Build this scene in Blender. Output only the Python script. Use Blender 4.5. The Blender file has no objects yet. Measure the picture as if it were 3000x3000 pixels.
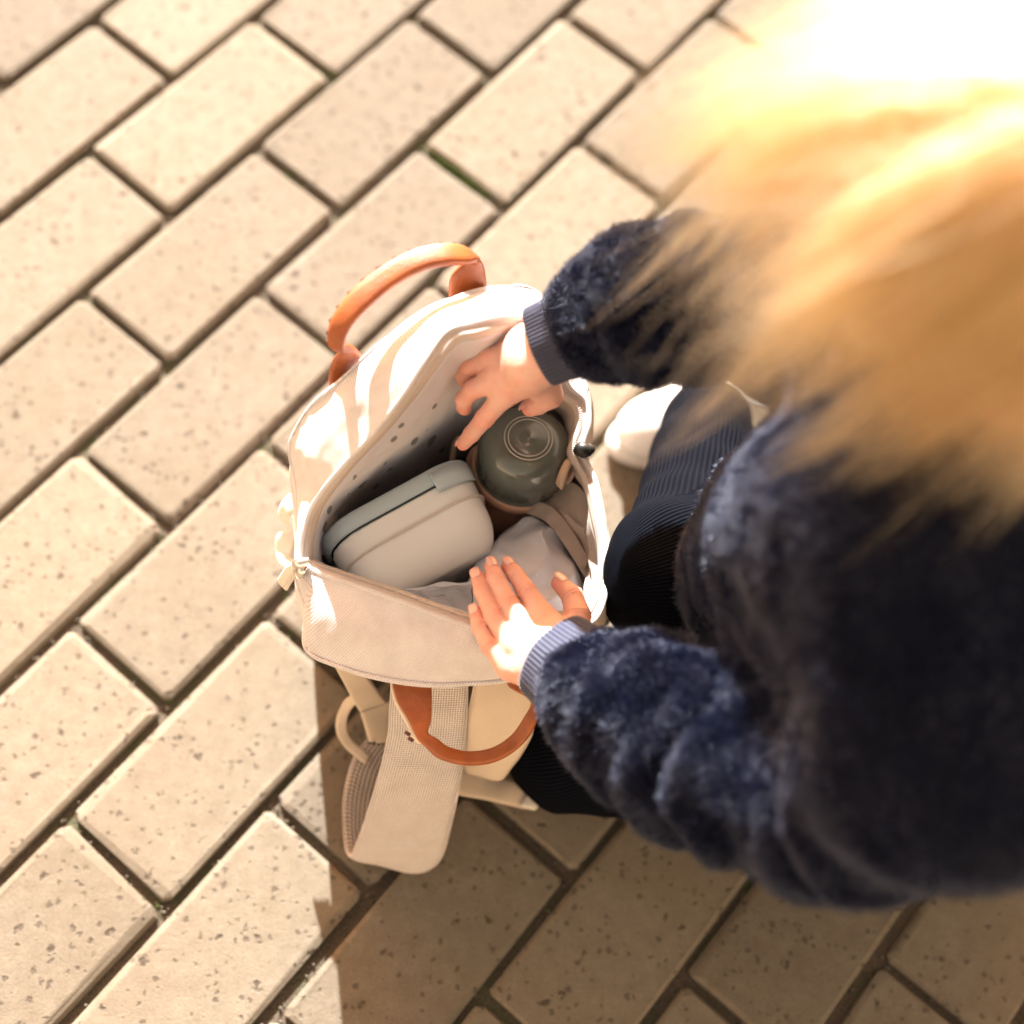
import bpy, bmesh, math, random
import numpy as np
from mathutils import Vector, Matrix
random.seed(7); RNG = np.random.default_rng(7)
SC = bpy.context.scene
COL = SC.collection

# ------------------------------------------------------------------ camera
CAM_R = np.array([[0.9965052817544892, -0.021160746839567313, -0.08080498888433779],
                  [-0.011187122223025037, 0.924854074895459, -0.38015758370132735],
                  [0.08277724162940746, 0.3797330153442762, 0.9213852426242621]])
CAM_C = np.array([-0.09022797205555666, -0.42448923404975225, 1.028831549533422])
FPX = 4007.66                       # focal length in pixels of a 3000 px wide frame
cam_d = bpy.data.cameras.new('camera'); cam = bpy.data.objects.new('camera', cam_d); COL.objects.link(cam)
cam.matrix_world = Matrix([[*CAM_R[0], CAM_C[0]], [*CAM_R[1], CAM_C[1]], [*CAM_R[2], CAM_C[2]], [0, 0, 0, 1]])
cam_d.sensor_width = 40.0; cam_d.lens = FPX * 40 / 3000
cam_d.clip_start = 0.02; cam_d.clip_end = 2000
cam_d.dof.use_dof = True; cam_d.dof.focus_distance = 0.868; cam_d.dof.aperture_fstop = 2.9
SC.camera = cam

# ------------------------------------------------------------------ sky, sun, exposure
SUN_EL = math.radians(26); SUN_DIR_XY = np.array([-0.135, 1.0])      # towards the sun
w = bpy.data.worlds.new('World'); SC.world = w; w.use_nodes = True
nt = w.node_tree; bg = nt.nodes['Background']; bg.inputs[1].default_value = 0.125
sky = nt.nodes.new('ShaderNodeTexSky'); sky.sky_type = 'NISHITA'; sky.sun_disc = False
sky.sun_elevation = SUN_EL; sky.sun_rotation = math.atan2(SUN_DIR_XY[0], SUN_DIR_XY[1])
sky.air_density = 1.0; sky.dust_density = 1.0; sky.ozone_density = 0.0; sky.altitude = 50
warm = nt.nodes.new('ShaderNodeMix'); warm.data_type = 'RGBA'; warm.blend_type = 'MULTIPLY'; warm.inputs[0].default_value = 1
warm.inputs[7].default_value = (1.52, .79, .39, 1)          # hazy, warm spring sky, the same in every direction
nt.links.new(sky.outputs[0], warm.inputs[6]); nt.links.new(warm.outputs[2], bg.inputs[0])
sun_d = bpy.data.lights.new('sun', 'SUN'); sun = bpy.data.objects.new('sun', sun_d); COL.objects.link(sun)
sun_d.energy = 5.0; sun_d.angle = math.radians(0.53); sun_d.color = (1.0, 1.0, 0.995)
_s = np.array([*(SUN_DIR_XY / np.linalg.norm(SUN_DIR_XY) * math.cos(SUN_EL)), math.sin(SUN_EL)])
sun.rotation_euler = Vector(_s).to_track_quat('Z', 'Y').to_euler()
vs = SC.view_settings; vs.view_transform = 'Standard'; vs.look = 'None'; vs.gamma = 1; vs.exposure = 2.45
vs.use_curve_mapping = False
vs.use_white_balance = True; vs.white_balance_temperature = 6500; vs.white_balance_tint = 4
cy = SC.cycles; cy.use_denoising = True; cy.use_adaptive_sampling = True; cy.adaptive_threshold = 0.02
cy.max_bounces = 8; cy.diffuse_bounces = 4; cy.glossy_bounces = 4; cy.transmission_bounces = 6; cy.transparent_max_bounces = 8
cy.sample_clamp_indirect = 6.0

# ------------------------------------------------------------------ helpers
def P(x, y, z):
    """point of the place at height z (m) that the photograph shows at x, y (full picture 1932 wide)"""
    d = CAM_R @ np.array([(x * 1.5528 - 1500) / FPX, -(y * 1.5528 - 1500) / FPX, -1.0])
    return CAM_C + d * ((z - CAM_C[2]) / d[2])
def Z4(x, y, z): return P(772.8 + x * .2333, 998.2 + y * .2333, z)      # detail view of the near hand
def Z2(x, y, z): return P(772.8 + x * .26667, 483 + y * .26667, z)      # detail view of the far hand

def tag(o, label=None, cat=None, group=None, kind=None):
    if label: o['label'] = label
    if cat: o['category'] = cat
    if group: o['group'] = group
    if kind: o['kind'] = kind
    return o
def empty(name, loc=(0, 0, 0)):
    o = bpy.data.objects.new(name, None); o.location = Vector(loc); o.empty_display_size = .02; COL.objects.link(o); return o
def link(name, me, parent=None, mat=None):
    o = bpy.data.objects.new(name, me); COL.objects.link(o)
    if mat is not None: me.materials.append(mat)
    if parent is not None:
        o.parent = parent; o.matrix_parent_inverse = parent.matrix_world.inverted() if parent.type != 'EMPTY' else Matrix.Translation(-Vector(parent.location))
    return o
def mesh(name, v, f, parent=None, mat=None, smooth=True, uv=None):
    me = bpy.data.meshes.new(name)
    v = np.asarray(v, float)
    if isinstance(f, np.ndarray):
        n, k = f.shape
        me.vertices.add(len(v)); me.vertices.foreach_set('co', v.ravel())
        me.loops.add(n * k); me.loops.foreach_set('vertex_index', f.ravel().astype(np.int32))
        me.polygons.add(n); me.polygons.foreach_set('loop_start', np.arange(0, n * k, k, dtype=np.int32))
        me.update(calc_edges=True); me.validate()
    else:
        me.from_pydata(v.tolist(), [], [list(map(int, q)) for q in f]); me.update()
    if uv is not None:
        l = me.uv_layers.new(name='uv'); idx = np.empty(len(me.loops), np.int32); me.loops.foreach_get('vertex_index', idx)
        l.data.foreach_set('uv', np.asarray(uv, np.float32)[idx].ravel())
    if smooth: me.polygons.foreach_set('use_smooth', np.ones(len(me.polygons), bool))
    return link(name, me, parent, mat)
def vattr(o, name, arr):
    a = o.data.attributes.new(name, 'FLOAT', 'POINT'); a.data.foreach_set('value', np.asarray(arr, np.float32))

def catmull(pts, n, closed=False):
    p = np.asarray(pts, float); m = len(p)
    if closed: q = np.concatenate([p[-1:], p, p[:2]])
    else: q = np.concatenate([2 * p[:1] - p[1:2], p, 2 * p[-1:] - p[-2:-1]])
    segs = m if closed else m - 1
    out = []
    for i in range(segs):
        a, b, c, d = q[i], q[i + 1], q[i + 2], q[i + 3]
        t = np.linspace(0, 1, n, endpoint=False)[:, None]
        out.append(.5 * ((2 * b) + (-a + c) * t + (2 * a - 5 * b + 4 * c - d) * t**2 + (-a + 3 * b - 3 * c + d) * t**3))
    if not closed: out.append(p[-1:])
    return np.concatenate(out)
class Waves:
    """smooth pseudo noise: sum of random sine waves"""
    def __init__(self, scale, seed, n=10):
        r = np.random.default_rng(seed); d = r.normal(size=(n, 3)); d /= np.linalg.norm(d, axis=1)[:, None]
        self.k = d * (scale * r.uniform(.6, 1.7, n))[:, None] * 2 * np.pi; self.ph = r.uniform(0, 7, n); self.n = n
    def __call__(self, p):
        s = 0
        for k, ph in zip(self.k, self.ph): s = s + np.sin(p[..., 0] * k[0] + p[..., 1] * k[1] + p[..., 2] * k[2] + ph)
        return s / math.sqrt(self.n)
def grid_faces(m, n, closed=False):
    i = np.arange(m - 1)[:, None]; j = np.arange(n if closed else n - 1)[None, :]; j2 = (j + 1) % n
    return np.stack([i * n + j, i * n + j2, (i + 1) * n + j2, (i + 1) * n + j], -1).reshape(-1, 4)
def grid_normals(G, closed=False):
    if closed: du = np.roll(G, -1, 1) - np.roll(G, 1, 1)
    else: du = np.gradient(G, axis=1)
    dv = np.gradient(G, axis=0)
    n = np.cross(du, dv); return n / (np.linalg.norm(n, axis=-1, keepdims=True) + 1e-12)
def arc(G, axis):
    d = np.linalg.norm(np.diff(G, axis=axis), axis=-1); z = np.zeros_like(np.take(G[..., 0], [0], axis))
    return np.concatenate([z, np.cumsum(d, axis)], axis)
def sheet(name, G, parent, mat, thick=0.0, offset=0.0, closed=False, flip=False):
    """grid of points -> cloth sheet with uv in metres, thickened"""
    m, n = G.shape[:2]
    uv = np.stack([arc(G, 1), arc(G, 0)], -1)
    if closed: uv[..., 0] = arc(np.repeat(G[:1], m, 0), 1)
    f = grid_faces(m, n, closed)
    if flip: f = f[:, ::-1]
    o = mesh(name, G.reshape(-1, 3), f, parent, mat, uv=uv.reshape(-1, 2))
    if thick:
        s = o.modifiers.new('s', 'SOLIDIFY'); s.thickness = thick; s.offset = offset
    return o
def sweep(name, A, B, thick, parent, mat, n=8, seg=14, power=2.6, cap=True):
    """strip between two edge lines A and B (lists of 3-D points), thickness list -> closed body"""
    A = catmull(A, n); B = catmull(B, n); th = catmull(np.asarray(thick, float)[:, None], n)[:, 0]
    c = (A + B) / 2; s = (A - B) / 2; hw = np.linalg.norm(s, axis=1); s = s / hw[:, None]
    t = np.gradient(c, axis=0); t /= np.linalg.norm(t, axis=1)[:, None] + 1e-12
    nn = np.cross(t, s); nn /= np.linalg.norm(nn, axis=1)[:, None] + 1e-12
    a = np.linspace(0, 2 * np.pi, seg, endpoint=False)
    ca = np.sign(np.cos(a)) * np.abs(np.cos(a))**(2 / power); sa = np.sign(np.sin(a)) * np.abs(np.sin(a))**(2 / power)
    G = c[:, None] + s[:, None] * (hw[:, None, None] * ca[None, :, None]) + nn[:, None] * (th[:, None, None] * .5 * sa[None, :, None])
    m = len(c); f = [tuple(q) for q in grid_faces(m, seg, True)]
    if cap: f += [tuple(range(seg))[::-1], tuple((m - 1) * seg + np.arange(seg))]
    L = arc(c[:, None], 0)[:, 0]
    uv = np.stack([np.repeat(L[:, None], seg, 1), hw[:, None] * ca[None] + 0 * L[:, None]], -1)
    return mesh(name, G.reshape(-1, 3), f, parent, mat, uv=uv.reshape(-1, 2))
def tube(name, pts, r, parent, mat, n=6, seg=10):
    p = catmull(pts, n); t = np.gradient(p, axis=0); t /= np.linalg.norm(t, axis=1)[:, None]
    up = np.array([.13, .21, .97]); s = np.cross(t, up); s /= np.linalg.norm(s, axis=1)[:, None]; q = np.cross(t, s)
    a = np.linspace(0, 2 * np.pi, seg, endpoint=False); rr = np.full(len(p), r) if np.isscalar(r) else np.interp(np.linspace(0, 1, len(p)), np.linspace(0, 1, len(r)), r)
    G = p[:, None] + rr[:, None, None] * (s[:, None] * np.cos(a)[None, :, None] + q[:, None] * np.sin(a)[None, :, None])
    m = len(p); f = [tuple(x) for x in grid_faces(m, seg, True)] + [tuple(range(seg))[::-1], tuple((m - 1) * seg + np.arange(seg))]
    return mesh(name, G.reshape(-1, 3), f, parent, mat)
def boxes(name, mats4, size, parent, mat):
    """many small boxes as one mesh; mats4: list of (centre, x axis, y axis, z axis)"""
    c = np.array([[x, y, z] for x in (-.5, .5) for y in (-.5, .5) for z in (-.5, .5)]) * size
    fq = np.array([[0, 1, 3, 2], [4, 6, 7, 5], [0, 4, 5, 1], [2, 3, 7, 6], [0, 2, 6, 4], [1, 5, 7, 3]])
    V = []; F = []
    for k, (o, ax, ay, az) in enumerate(mats4):
        V.append(o + c[:, :1] * ax + c[:, 1:2] * ay + c[:, 2:] * az); F.append(fq + 8 * k)
    return mesh(name, np.concatenate(V), np.concatenate(F), parent, mat, smooth=False)

# signed-distance modelling -> one continuous surface
def surface_nets(vol, org, h):
    s = vol < 0; nx, ny, nz = vol.shape
    cnt = np.zeros((nx - 1, ny - 1, nz - 1), np.int8)
    for a in (0, 1):
        for b in (0, 1):
            for c in (0, 1): cnt += s[a:nx - 1 + a, b:ny - 1 + b, c:nz - 1 + c]
    mask = (cnt > 0) & (cnt < 8); idx = -np.ones(mask.shape, np.int32); ijk = np.argwhere(mask); idx[mask] = np.arange(len(ijk))
    acc = np.zeros((len(ijk), 3)); n = np.zeros(len(ijk))
    cor = [(a, b, c) for a in (0, 1) for b in (0, 1) for c in (0, 1)]
    for p in cor:
        for ax in range(3):
            if p[ax]: continue
            q = list(p); q[ax] = 1
            va = vol[ijk[:, 0] + p[0], ijk[:, 1] + p[1], ijk[:, 2] + p[2]]; vb = vol[ijk[:, 0] + q[0], ijk[:, 1] + q[1], ijk[:, 2] + q[2]]
            cr = (va < 0) != (vb < 0); t = np.where(cr, va / np.where(cr, va - vb, 1), 0)
            pt = np.repeat(np.array(p, float)[None], len(ijk), 0); pt[:, ax] += t
            acc += pt * cr[:, None]; n += cr
    V = org + h * (ijk + acc / n[:, None]); F = []
    for ax in range(3):
        o1, o2 = (ax + 1) % 3, (ax + 2) % 3
        sa = np.moveaxis(s, (ax, o1, o2), (0, 1, 2)); si = np.moveaxis(idx, (ax, o1, o2), (0, 1, 2))
        cr = sa[:-1, 1:-1, 1:-1] != sa[1:, 1:-1, 1:-1]; e = np.argwhere(cr); i, j, k = e[:, 0], e[:, 1] + 1, e[:, 2] + 1
        q = np.stack([si[i, j - 1, k - 1], si[i, j, k - 1], si[i, j, k], si[i, j - 1, k]], 1)
        fl = ~sa[i, j, k]; q[fl] = q[fl][:, ::-1]; F.append(q)
    return V, np.concatenate(F)
def smin(a, b, k):
    h = np.clip(.5 + .5 * (b - a) / k, 0, 1); return b + (a - b) * h - k * h * (1 - h)
def cone(X, a, b, ra, rb, want_t=False):
    a = np.asarray(a, np.float32); ba = np.asarray(b, np.float32) - a; pa = X - a
    t = np.clip((pa @ ba) / float(ba @ ba), 0, 1); d = np.linalg.norm(pa - t[..., None] * ba, axis=-1) - (ra + (rb - ra) * t)
    return (d, t) if want_t else d
def ellip(X, c, r, M=None):
    q = X - np.asarray(c, np.float32)
    if M is not None: q = q @ np.asarray(M, np.float32).T
    r = np.asarray(r, np.float32); k0 = np.linalg.norm(q / r, axis=-1); k1 = np.linalg.norm(q / (r * r), axis=-1)
    return k0 * (k0 - 1) / (k1 + 1e-9)
def field(fn, lo, hi, h):
    lo = np.asarray(lo, float); hi = np.asarray(hi, float); n = np.ceil((hi - lo) / h).astype(int) + 1
    ax = [np.arange(k, dtype=np.float32) * h + l for k, l in zip(n, lo)]
    vol = np.empty(n, np.float32)
    for i0 in range(0, n[0], 16):
        X = np.stack(np.meshgrid(ax[0][i0:i0 + 16], ax[1], ax[2], indexing='ij'), -1).astype(np.float32); vol[i0:i0 + 16] = fn(X)
    return surface_nets(vol, lo, h)
def relax(V, F, it=2, lam=.5):
    n = len(V); e = np.concatenate([F[:, [0, 1]], F[:, [1, 2]], F[:, [2, 3]], F[:, [3, 0]]])
    for _ in range(it):
        s = np.zeros_like(V); c = np.zeros(n)
        for a, b in ((0, 1), (1, 0)):
            for k in range(3): s[:, k] += np.bincount(e[:, a], V[e[:, b], k], n)
            c += np.bincount(e[:, a], minlength=n)
        V = V + lam * (s / c[:, None] - V)
    return V
def vnormals(V, F):
    fn = np.cross(V[F[:, 2]] - V[F[:, 0]], V[F[:, 3]] - V[F[:, 1]]); N = np.zeros_like(V)
    for j in range(4):
        for k in range(3): N[:, k] += np.bincount(F[:, j], fn[:, k], len(V))
    return N / (np.linalg.norm(N, axis=1, keepdims=True) + 1e-12)
def sample_surface(V, F, n, weight=None):
    N = vnormals(V, F); area = np.linalg.norm(np.cross(V[F[:, 2]] - V[F[:, 0]], V[F[:, 3]] - V[F[:, 1]]), axis=1) / 2
    if weight is not None: area = area * weight[F[:, 0]]
    f = RNG.choice(len(F), n, p=area / area.sum()); u, v = RNG.random(n)[:, None], RNG.random(n)[:, None]
    q = F[f]; W = [(1 - u) * (1 - v), u * (1 - v), u * v, (1 - u) * v]
    p = sum(w_ * V[q[:, i]] for i, w_ in enumerate(W)); nn = sum(w_ * N[q[:, i]] for i, w_ in enumerate(W))
    return p, nn / (np.linalg.norm(nn, axis=1, keepdims=True) + 1e-12)
def strands(name, pts, rad, parent, mat):
    """pts (n,k,3), rad (k,) -> hair curves object"""
    n, k = pts.shape[:2]; cu = bpy.data.hair_curves.new(name); cu.add_curves([k] * n)
    cu.attributes['position'].data.foreach_set('vector', pts.astype(np.float32).ravel())
    a = cu.attributes.get('radius') or cu.attributes.new('radius', 'FLOAT', 'POINT')
    a.data.foreach_set('value', np.tile(np.asarray(rad, np.float32), n))
    cu.materials.append(mat); o = bpy.data.objects.new(name, cu); COL.objects.link(o)
    if parent is not None: o.parent = parent; o.matrix_parent_inverse = parent.matrix_world.inverted() if parent.type != 'EMPTY' else Matrix.Translation(-Vector(parent.location))
    return o

# ------------------------------------------------------------------ materials
class M:
    def __init__(self, name, base=(.5, .5, .5), rough=.6, **kw):
        self.m = bpy.data.materials.new(name); self.m.use_nodes = True; self.t = self.m.node_tree; self.b = self.t.nodes['Principled BSDF']
        self.b.inputs['Base Color'].default_value = (*base, 1); self.b.inputs['Roughness'].default_value = rough
        for k, v in kw.items(): self.b.inputs[k.replace('_', ' ')].default_value = v
    def n(self, t, **kw):
        x = self.t.nodes.new('ShaderNode' + t)
        for k, v in kw.items():
            if k in x.inputs: x.inputs[k].default_value = v
            else: setattr(x, k, v)
        return x
    def l(self, a, b): self.t.links.new(a, b)
    def coord(self, kind):
        if kind == 'pos': return self.n('NewGeometry').outputs['Position']
        if kind == 'uv': return self.n('UVMap').outputs[0]
        return self.n('TexCoord').outputs['Object']
    def noise(self, vec, scale, detail=3, rough=.55):
        x = self.n('TexNoise'); x.inputs['Scale'].default_value = scale; x.inputs['Detail'].default_value = detail; x.inputs['Roughness'].default_value = rough
        self.l(vec, x.inputs['Vector']); return x.outputs['Fac']
    def ramp(self, fac, stops):
        r = self.n('ValToRGB'); e = r.color_ramp.elements
        for i, (p, c) in enumerate(stops):
            if i > 1: e.new(p)
            e[i].position = p; e[i].color = (*c, 1) if len(c) == 3 else c
        self.l(fac, r.inputs[0]); return r.outputs[0]
    def mix(self, fac, a, b, mode='MIX'):
        x = self.n('Mix', data_type='RGBA', blend_type=mode)
        for i, v in ((0, fac), (6, a), (7, b)):
            if hasattr(v, 'is_linked') or hasattr(v, 'links'): self.l(v, x.inputs[i])
            else: x.inputs[i].default_value = v if i == 0 else (*v, 1)
        return x.outputs[2]
    def math(self, op, a, b=None):
        x = self.n('Math', operation=op)
        for i, v in enumerate((a, b)):
            if v is None: continue
            if hasattr(v, 'links'): self.l(v, x.inputs[i])
            else: x.inputs[i].default_value = v
        return x.outputs[0]
    def color(self, s): self.l(s, self.b.inputs['Base Color'])
    def bump(self, h, strength=.3, dist=.001):
        x = self.n('Bump'); x.inputs['Strength'].default_value = strength; x.inputs['Distance'].default_value = dist
        self.l(h, x.inputs['Height']); self.l(x.outputs[0], self.b.inputs['Normal']); return x
def weave(m, period, diag=False):
    uv = m.coord('uv'); sp = m.n('SeparateXYZ'); m.l(uv, sp.inputs[0])
    k = 2 * math.pi / period
    u, v = sp.outputs[0], sp.outputs[1]
    if diag: u, v = m.math('ADD', u, v), m.math('SUBTRACT', u, v)
    s1 = m.math('SINE', m.math('MULTIPLY', u, k)); s2 = m.math('SINE', m.math('MULTIPLY', v, k))
    return m.math('ADD', m.math('MULTIPLY', m.math('MULTIPLY', s1, s2), .5), .5), uv
def canvas_mat(name, light, dark, period, fleck=.4, diag=False, bumpd=.0006):
    m = M(name, light, .85); m.b.inputs['Sheen Weight'].default_value = .15
    wv, uv = weave(m, period, diag); n1 = m.noise(uv, 900, 2); n2 = m.noise(uv, 60, 3)
    mixf = m.math('MULTIPLY', m.math('ADD', m.math('MULTIPLY', wv, .75), m.math('MULTIPLY', n1, .5)), 1.0)
    c = m.ramp(mixf, [(.25, dark), (.75, light)])
    c = m.mix(m.ramp(n2, [(.35, (0, 0, 0)), (.75, (fleck, fleck, fleck))]), c, dark); m.color(c)
    m.bump(wv, .5, bumpd); return m.m

# pavers: pale concrete with a brownish exposed grain and darker pits
def paver_mat(name, far=False):
    m = M(name, (.4, .35, .28), .88); p = m.coord('pos')
    big = m.noise(p, 9, 4); mid = m.noise(p, 70, 4, .6); fine = m.noise(p, 650, 3, .7)
    c = m.ramp(mid, [(.3, (.148, .118, .088)), (.7, (.196, .164, .126))])
    c = m.mix(m.math('MULTIPLY', m.ramp(big, [(.45, (0, 0, 0)), (.7, (1, 1, 1))]), .5), c, (.150, .115, .078))
    c = m.mix(m.ramp(fine, [(.36, (.55, .55, .55)), (.6, (0, 0, 0))]), c, (.118, .081, .051))
    if not far:
        def spots(scale, lo, hi, seed):
            off = m.n('VectorMath', operation='ADD'); off.inputs[1].default_value = (seed, seed * .7, 0); m.l(p, off.inputs[0])
            wob = m.n('TexNoise'); wob.inputs['Scale'].default_value = scale * 2.2; wob.inputs['Detail'].default_value = 2; m.l(p, wob.inputs['Vector'])
            sc = m.n('VectorMath', operation='SCALE'); sc.inputs[3].default_value = .9 / scale; m.l(wob.outputs['Color'], sc.inputs[0])
            ad = m.n('VectorMath', operation='ADD'); m.l(off.outputs[0], ad.inputs[0]); m.l(sc.outputs[0], ad.inputs[1])
            v = m.n('TexVoronoi'); v.inputs['Scale'].default_value = scale; v.inputs['Randomness'].default_value = 1; m.l(ad.outputs[0], v.inputs['Vector'])
            # only some cells carry a pit, of differing size
            sep = m.n('SeparateColor'); m.l(v.outputs['Color'], sep.inputs[0])
            size = m.math('MULTIPLY', m.math('SUBTRACT', sep.outputs[0], .40), hi / .60)
            d = m.math('SUBTRACT', size, v.outputs['Distance'])
            r = m.n('MapRange'); r.inputs[1].default_value = lo; r.inputs[2].default_value = lo + .14; m.l(d, r.inputs[0]); return r.outputs[0]
        a = spots(78, -.02, .30, 0.0); b = spots(165, -.02, .44, 3.3)
        pit = m.math('MAXIMUM', a, m.math('MULTIPLY', b, .75))
        c = m.mix(m.math('MULTIPLY', pit, .82), c, (.036, .023, .014))
        h = m.math('SUBTRACT', m.math('ADD', m.math('MULTIPLY', fine, .55), m.math('MULTIPLY', mid, .5)), m.math('MULTIPLY', pit, .9))
        m.bump(h, .55, .0016)
    oi = m.n('ObjectInfo'); tone = m.ramp(oi.outputs['Random'], [(0, (.78, .77, .76)), (1, (1.1, 1.09, 1.06))]); c = m.mix(1.0, c, tone, 'MULTIPLY')
    m.color(c); return m.m
MAT_PAVER = paver_mat('paver_concrete')
m = M('joint_sand', (.13, .095, .062), .95); p = m.coord('pos'); f1 = m.noise(p, 420, 4, .7); f2 = m.noise(p, 30, 3)
m.color(m.mix(m.ramp(f2, [(.5, (0, 0, 0)), (.68, (.8, .8, .8))]), m.ramp(f1, [(.3, (.05, .036, .024)), (.7, (.17, .125, .085))]), (.07, .085, .03)))
m.bump(f1, .9, .004); MAT_SAND = m.m
m = M('grit', (.115, .09, .065), .95); MAT_GRIT = m.m
m = M('moss', (.10, .16, .025), .8, Subsurface_Weight=.0); MAT_MOSS = m.m
# fabrics, leather, plastics, metal, skin
MAT_CANVAS = canvas_mat('canvas', (.69, .66, .69), (.42, .36, .36), .0018, .45)
MAT_STRAP = canvas_mat('strap_canvas', (.61, .56, .56), (.17, .11, .09), .0034, .2, diag=True, bumpd=.0009)
MAT_WEBBING = canvas_mat('webbing', (.64, .52, .42), (.46, .35, .26), .0014, .15)
MAT_CREAM = canvas_mat('cream_webbing', (.78, .72, .64), (.6, .52, .44), .0014, .1)
MAT_TAPE = canvas_mat('zipper_tape', (.64, .55, .50), (.46, .37, .33), .0009, .1)
def lining_mat(name, light, dark, marks=False):
    m = M(name, light, .62); m.b.inputs['Sheen Weight'].default_value = .2
    wv, uv = weave(m, .0011); c = m.ramp(wv, [(.2, dark), (.8, light)])
    if marks:                       # dark scuffs printed into the lining
        sc = m.n('Mapping'); sc.inputs['Scale'].default_value = (1, .45, 1); m.l(uv, sc.inputs[0])
        v = m.n('TexVoronoi'); v.inputs['Scale'].default_value = 84; m.l(sc.outputs[0], v.inputs['Vector'])
        sep = m.n('SeparateColor'); m.l(v.outputs['Color'], sep.inputs[0])
        d = m.math('SUBTRACT', m.math('MULTIPLY', m.math('SUBTRACT', sep.outputs[0], .42), .72), v.outputs['Distance'])
        r = m.n('MapRange'); r.inputs[1].default_value = 0; r.inputs[2].default_value = .08; m.l(d, r.inputs[0])
        c = m.mix(m.math('MULTIPLY', r.outputs[0], .9), c, (.04, .038, .045))
    m.color(c); m.bump(wv, .25, .0004); return m.m
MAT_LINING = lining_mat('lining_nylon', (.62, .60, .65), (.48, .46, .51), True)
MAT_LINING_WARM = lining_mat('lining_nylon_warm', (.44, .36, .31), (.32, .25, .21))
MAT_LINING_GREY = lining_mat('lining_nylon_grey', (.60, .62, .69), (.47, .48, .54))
def mesh_mat():
    m = M('spacer_mesh', (.45, .36, .32), .8); wv, uv = weave(m, .0064, True)
    m.color(m.ramp(wv, [(.40, (.055, .042, .038)), (.62, (.46, .37, .33))])); m.bump(wv, .9, .0016); return m.m
MAT_MESH = mesh_mat()
def leather_mat(name, base, dark, rough):
    m = M(name, base, rough); p = m.coord('pos'); n1 = m.noise(p, 55, 5, .65); n2 = m.noise(p, 620, 4, .7)
    m.color(m.mix(m.ramp(n1, [(.38, (0, 0, 0)), (.66, (1, 1, 1))]), base, dark)); m.bump(m.math('ADD', n2, n1), .5, .0007)
    m.b.inputs['Coat Weight'].default_value = .12; m.b.inputs['Coat Roughness'].default_value = .4; return m.m
MAT_LEATHER = leather_mat('tan_leather', (.33, .080, .012), (.22, .048, .008), .44)
MAT_LEATHER_BACK = leather_mat('leather_edge_cloth', (.78, .66, .52), (.7, .55, .42), .8)
MAT_STITCH = M('dark_thread', (.10, .03, .025), .8).m
MAT_METAL = M('zip_metal', (.78, .72, .68), .22, Metallic=1.0).m
MAT_BLACK = M('black_plastic', (.008, .008, .008), .45).m
MAT_BOX = M('lunch_box_plastic', (.84, .83, .80), .48, Subsurface_Weight=.0, Specular_IOR_Level=.35).m
MAT_BOXRIB = M('lunch_box_rib', (.70, .60, .52), .45).m
MAT_LID = M('lid_plastic', (.46, .54, .58), .42, Specular_IOR_Level=.4).m
MAT_BASIN = M('gasket', (.10, .11, .115), .5).m
MAT_DOME = M('smoky_dome', (.115, .128, .110), .22, Coat_Weight=.8, Coat_Roughness=.08).m
MAT_DOMERING = M('smoky_ring', (.42, .40, .36), .25, Coat_Weight=.5).m
MAT_PINK = M('pink_plastic', (.60, .36, .26), .5).m
MAT_BEIGE = M('beige_silicone', (.52, .37, .27), .55).m
MAT_VINYL = M('clear_vinyl', (.9, .9, .92), .06, Transmission_Weight=1.0, IOR=1.35).m
m = M('skin', (.62, .32, .21), .5); m.b.inputs['Subsurface Weight'].default_value = .35; m.b.inputs['Subsurface Radius'].default_value = (1, .35, .2); m.b.inputs['Subsurface Scale'].default_value = .004
at = m.n('Attribute', attribute_name='blush'); sc_ = m.n('Attribute', attribute_name='scalp'); p = m.coord('pos'); n1 = m.noise(p, 120, 3); n2 = m.noise(p, 1100, 2)
c = m.mix(at.outputs['Fac'], (.69, .42, .345), (.70, .225, .185)); c = m.mix(m.math('MULTIPLY', m.ramp(n1, [(.38, (0, 0, 0)), (.7, (1, 1, 1))]), .5), c, (.68, .29, .21))
c = m.mix(sc_.outputs['Fac'], c, (.55, .36, .17)); m.color(c); m.bump(m.math('ADD', n2, m.math('MULTIPLY', n1, 2.0)), .45, .0006); MAT_SKIN = m.m
MAT_NAIL = M('nail', (.70, .40, .345), .30, Coat_Weight=.3).m
m = M('plush_ground', (.003, .004, .011), .9, Specular_IOR_Level=.1); MAT_PLUSHBASE = m.m
def hair_mat(name, col, rough=.35, radial=.4, vary=.1):
    mm = bpy.data.materials.new(name); mm.use_nodes = True; t = mm.node_tree; t.nodes.remove(t.nodes['Principled BSDF'])
    h = t.nodes.new('ShaderNodeBsdfHairPrincipled'); h.parametrization = 'COLOR'; h.inputs['Color'].default_value = (*col, 1)
    h.inputs['Roughness'].default_value = rough; h.inputs['Radial Roughness'].default_value = radial
    if 'Random Roughness' in h.inputs: h.inputs['Random Roughness'].default_value = vary
    t.links.new(h.outputs[0], t.nodes['Material Output'].inputs[0]); return mm
MAT_PILE = M('navy_pile', (.0048, .0074, .030), .30, Specular_IOR_Level=1.0, Specular_Tint=(.72, .78, 1, 1)).m
MAT_HAIR = hair_mat('blond_hair', (.27, .150, .064), .40, .5)
MAT_CUFF = M('navy_rib_knit', (.018, .022, .058), .72, Sheen_Weight=.5, Sheen_Roughness=.4).m
m = M('ribbed_trousers', (.010, .012, .020), .85); rb = m.n('Attribute', attribute_name='rib')
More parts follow.
